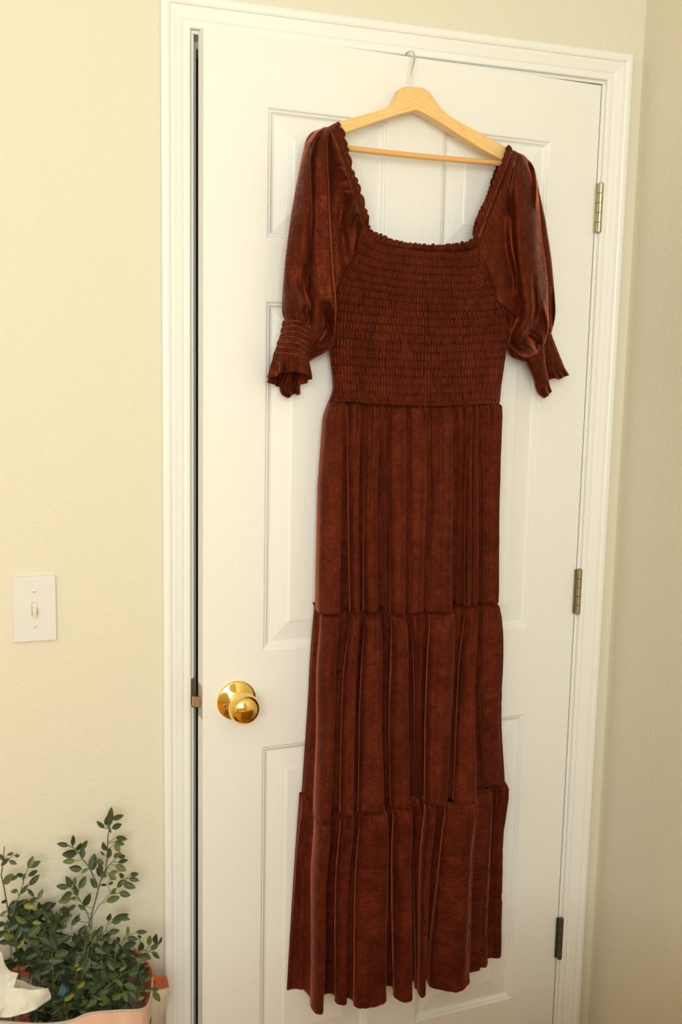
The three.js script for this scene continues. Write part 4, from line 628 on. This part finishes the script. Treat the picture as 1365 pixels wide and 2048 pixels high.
bush('artificial box bush at the left edge of the picture, leaning against the wall', [-.31, .46, .08], [
  [[[-.312,.4884,.1],[-.318,.5484,.08],[-.3285,.5921,.06],[-.3302,.6124,.06],[-.3319,.628,.06],[-.3356,.6461,.06],[-.3374,.6581,.06],[-.3376,.6698,.06],[-.3364,.679,.06],[-.3325,.6878,.06],[-.3282,.6948,.06],[-.3274,.7046,.06],[-.3315,.7097,.06]], .0022, 0],
  [[[-.3224,.582,.065],[-.3144,.6104,.065],[-.31,.6203,.065],[-.3055,.6326,.065],[-.3027,.6404,.065],[-.3013,.6555,.065],[-.299,.6646,.065],[-.2941,.6709,.065]], .0016, 1],
  [[[-.2924,.5055,.075],[-.2967,.5539,.075],[-.2973,.5777,.075],[-.2947,.6009,.075],[-.286,.6114,.075]], .0016, 1],
  [[[-.3326,.6854,.055],[-.3264,.6822,.055],[-.3189,.6893,.055],[-.3136,.6898,.055]], .0008, 0],
  [[[-.2749,.5235,.07],[-.2688,.5585,.07],[-.2631,.5755,.07]], .0012, 1],
], [[-.2941,.6679,.06,-.2858,.6844,.06],[-.2914,.6675,.06,-.2744,.6705,.06],[-.2944,.653,.06,-.2784,.6557,.06],[-.2932,.6359,.06,-.2765,.6465,.06],[-.3028,.6542,.06,-.3151,.6611,.06],[-.3108,.6541,.06,-.3284,.6512,.06],[-.3336,.6441,.06,-.3169,.6632,.06],[-.3036,.6463,.06,-.3007,.6541,.06],[-.3124,.6287,.06,-.3242,.6327,.06],[-.3078,.6221,.06,-.2949,.632,.06],[-.2955,.6291,.06,-.2851,.6146,.06],[-.2793,.609,.06,-.271,.6228,.06],[-.2944,.6056,.06,-.2787,.6136,.06],[-.2775,.5926,.06,-.2629,.6005,.06],[-.2733,.5905,.06,-.2555,.5931,.06],[-.2709,.5758,.06,-.254,.5836,.06],[-.2656,.5694,.06,-.2528,.5771,.06],[-.3376,.61,.06,-.3299,.6236,.06],[-.3413,.5875,.06,-.3293,.5963,.06],[-.3268,.6001,.06,-.3118,.6091,.06],[-.337,.6767,.06,-.3253,.6839,.06],[-.3243,.6832,.06,-.3118,.677,.06],[-.3271,.694,.06,-.3164,.6949,.06],[-.3149,.6915,.06,-.307,.6934,.06],[-.3385,.6967,.06,-.3325,.6889,.06],[-.342,.5592,.06,-.3263,.5555,.06],[-.3258,.551,.06,-.3128,.5641,.06],[-.3106,.5426,.06,-.3026,.5595,.06],[-.2489,.5672,.06,-.2348,.5668,.06],[-.2252,.552,.06,-.2106,.5673,.06],[-.2144,.5369,.06,-.201,.5484,.06],[-.2502,.5547,.06,-.234,.5473,.06],[-.3061,.6052,.06,-.2965,.605,.06],[-.3013,.5784,.06,-.3096,.5892,.06],[-.2853,.5801,.06,-.268,.5846,.06],[-.2717,.563,.06,-.2576,.5631,.06],[-.2547,.547,.06,-.2437,.5549,.06],[-.3319,.5391,.06,-.3212,.5469,.06]]
 .concat([[-.3215,.5772,.05,-.3158,.5942,.05],[-.3164,.568,.05,-.3058,.5903,.05],[-.3265,.5684,.05,-.3142,.5743,.05]].map((l) => [...l, 2])).concat([[-.3023,.6161,.09,-.2836,.6132,.09],[-.2889,.5847,.09,-.2747,.5843,.09],[-.296,.5476,.09,-.2771,.5403,.09],[-.315,.5425,.09,-.3024,.5534,.09]].map((l) => [...l, 3])), [
  [[[-.2676,.497,.1],[-.3171,.5947,.06],[-.2404,.5692,.06]], 90, [0, 1, 1, 1, 0]], [[[-.2955,.5019,.1],[-.3456,.5722,.06],[-.2927,.609,.06]], 40, [0, 1, 1, 2]], [[[-.2233,.4756,.1],[-.3432,.5163,.05],[-.2032,.5115,.05]], 80, [1, 1, 0]]]);
const lowBush = bush('low artificial box bush with yellowish leaves at the right front of the bag', [-.16, .44, .14], [
  [[[-.1607,.4633,.11],[-.1579,.5075,.11],[-.1531,.5244,.11],[-.146,.5359,.11],[-.1389,.5487,.11]], .0016, 1],
  [[[-.1507,.4359,.1],[-.141,.4665,.1],[-.1291,.485,.1],[-.1219,.4954,.1],[-.11,.5088,.1],[-.1005,.5149,.1],[-.0921,.5174,.1]], .0016, 1],
  [[[-.1799,.4523,.17],[-.168,.4631,.17],[-.1559,.4869,.17],[-.1498,.5053,.17]], .0013, 1],
  [[[-.2055,.4538,.16],[-.1905,.4804,.16],[-.1637,.5,.16],[-.1488,.5104,.16]], .0014, 1],
  [[[-.1332,.4602,.15],[-.118,.4674,.15],[-.1028,.4671,.15],[-.0952,.4633,.15]], .0011, 1],
  [[[-.2181,.4529,.15],[-.219,.4858,.15],[-.2128,.5106,.15],[-.2097,.5263,.15]], .0014, 1],
  [[[-.2603,.4315,.14],[-.2607,.487,.14],[-.2599,.5289,.14],[-.2609,.5532,.14]], .0016, 1],
], [[-.1345,.5429,.1,-.1338,.5564,.1],[-.1204,.5458,.1,-.1013,.5418,.1],[-.1357,.5374,.1,-.1179,.5342,.1],[-.1181,.5384,.1,-.1108,.5305,.1],[-.1417,.5241,.1,-.1203,.5214,.1],[-.1133,.5104,.1,-.1134,.5306,.1],[-.0995,.5184,.1,-.0962,.5393,.1],[-.0888,.5201,.1,-.0881,.5406,.1],[-.0816,.5176,.1,-.0775,.5302,.1],[-.0958,.5087,.1,-.0796,.516,.1],[-.0934,.5047,.1,-.0813,.4936,.1],[-.159,.5206,.1,-.1704,.5335,.1],[-.1892,.5281,.1,-.1717,.5189,.1],[-.1311,.4989,.1,-.1373,.5136,.1],[-.1148,.4974,.1,-.0956,.4928,.1],[-.1219,.4999,.1,-.1247,.5138,.1],[-.1147,.4825,.1,-.1062,.4642,.1],[-.1268,.4788,.1,-.1149,.4903,.1],[-.1347,.4866,.1,-.1466,.4983,.1],[-.1101,.4921,.1,-.1029,.5012,.1],[-.1053,.5054,.1,-.097,.4963,.1]]
 .concat([[-.2041,.4997,.17,-.1808,.5027,.17],[-.1938,.5083,.17,-.2061,.5137,.17],[-.1587,.5069,.17,-.1517,.4951,.17],[-.1467,.4979,.17,-.1295,.4916,.17],[-.2022,.4808,.17,-.1986,.4566,.17],[-.1943,.4712,.17,-.1869,.4544,.17],[-.2003,.482,.17,-.1878,.466,.17],[-.1623,.4669,.17,-.1503,.4601,.17],[-.1158,.4813,.17,-.1034,.4798,.17],[-.104,.4824,.17,-.0924,.4751,.17],[-.0992,.4763,.17,-.09,.4555,.17],[-.1141,.5003,.17,-.1029,.4966,.17],[-.1293,.4687,.17,-.1146,.4696,.17],[-.1935,.5348,.17,-.181,.5414,.17],[-.1849,.5241,.17,-.1777,.5095,.17],[-.1966,.5168,.17,-.1891,.5104,.17],[-.2552,.5348,.17,-.2416,.536,.17],[-.1449,.5546,.17,-.1374,.5433,.17],[-.1352,.5219,.17,-.1217,.5313,.17],[-.1201,.4984,.17,-.117,.4823,.17],[-.258,.4582,.17,-.2488,.4537,.17],[-.2262,.4699,.17,-.2189,.4758,.17],[-.1441,.4848,.17,-.1308,.4774,.17],[-.1367,.4769,.17,-.1264,.4684,.17],[-.1644,.5257,.17,-.173,.5401,.17],[-.1556,.5241,.17,-.1452,.5304,.17]])
 .concat([[-.1856,.5001,.19,-.1737,.4779,.19],[-.1695,.4883,.19,-.1545,.5017,.19],[-.1516,.4987,.19,-.1474,.4794,.19],[-.1626,.52,.19,-.1533,.5079,.19],[-.2439,.4989,.19,-.2284,.5127,.19],[-.2237,.5174,.19,-.2125,.5276,.19],[-.2271,.5563,.19,-.2214,.5619,.19],[-.2247,.548,.19,-.2168,.5517,.19]].map((l, i) => [...l, i < 4 ? 2 : 3])), [
  [[[-.1685,.4669,.18],[-.231,.5088,.1],[-.0977,.472,.1]], 130, [0, 1, 0, 2, 1]], [[[-.2514,.4562,.18],[-.2569,.4778,.13],[-.1311,.4668,.17]], 90, [0, 1, 1, 0, 2]]]);
{ // price tag tied to the low bush
  const c = document.createElement('canvas'); c.width = 128; c.height = 256; const g = c.getContext('2d');
  g.fillStyle = '#1d565c'; g.fillRect(0, 0, 128, 256); g.fillStyle = '#15191c'; g.fillRect(0, 0, 128, 70);
  g.fillStyle = '#8f9490'; g.fillRect(14, 110, 74, 110); g.fillStyle = '#14181a'; for (let i = 0, y = 116; y < 214; i++) { const h = 2 + Math.floor(hash(i, 9) * 6); g.fillRect(18, y, 66, h); y += h + 3 + Math.floor(hash(i, 12) * 3); }
  const tx = new THREE.CanvasTexture(c); tx.colorSpace = THREE.SRGBColorSpace;
  const q = [[-.2436,.5163,.15],[-.232,.5028,.15],[-.2559,.4859,.15],[-.2427,.4746,.15]];
  const geo = grid(6, 10, (s, v) => { const p = [0, 1, 2].map((k) => mix(mix(q[0][k], q[1][k], s), mix(q[2][k], q[3][k], s), v)); return [p[0], p[1], p[2] + .004 * Math.sin(v * 3), s, 1 - v]; });
  put('price_tag', geo, phys({ map: tx, roughness: .4 }), lowBush, [-.16, .44, .14]).userData.label = 'teal price tag with a barcode';
}


renderer.render(scene, camera);
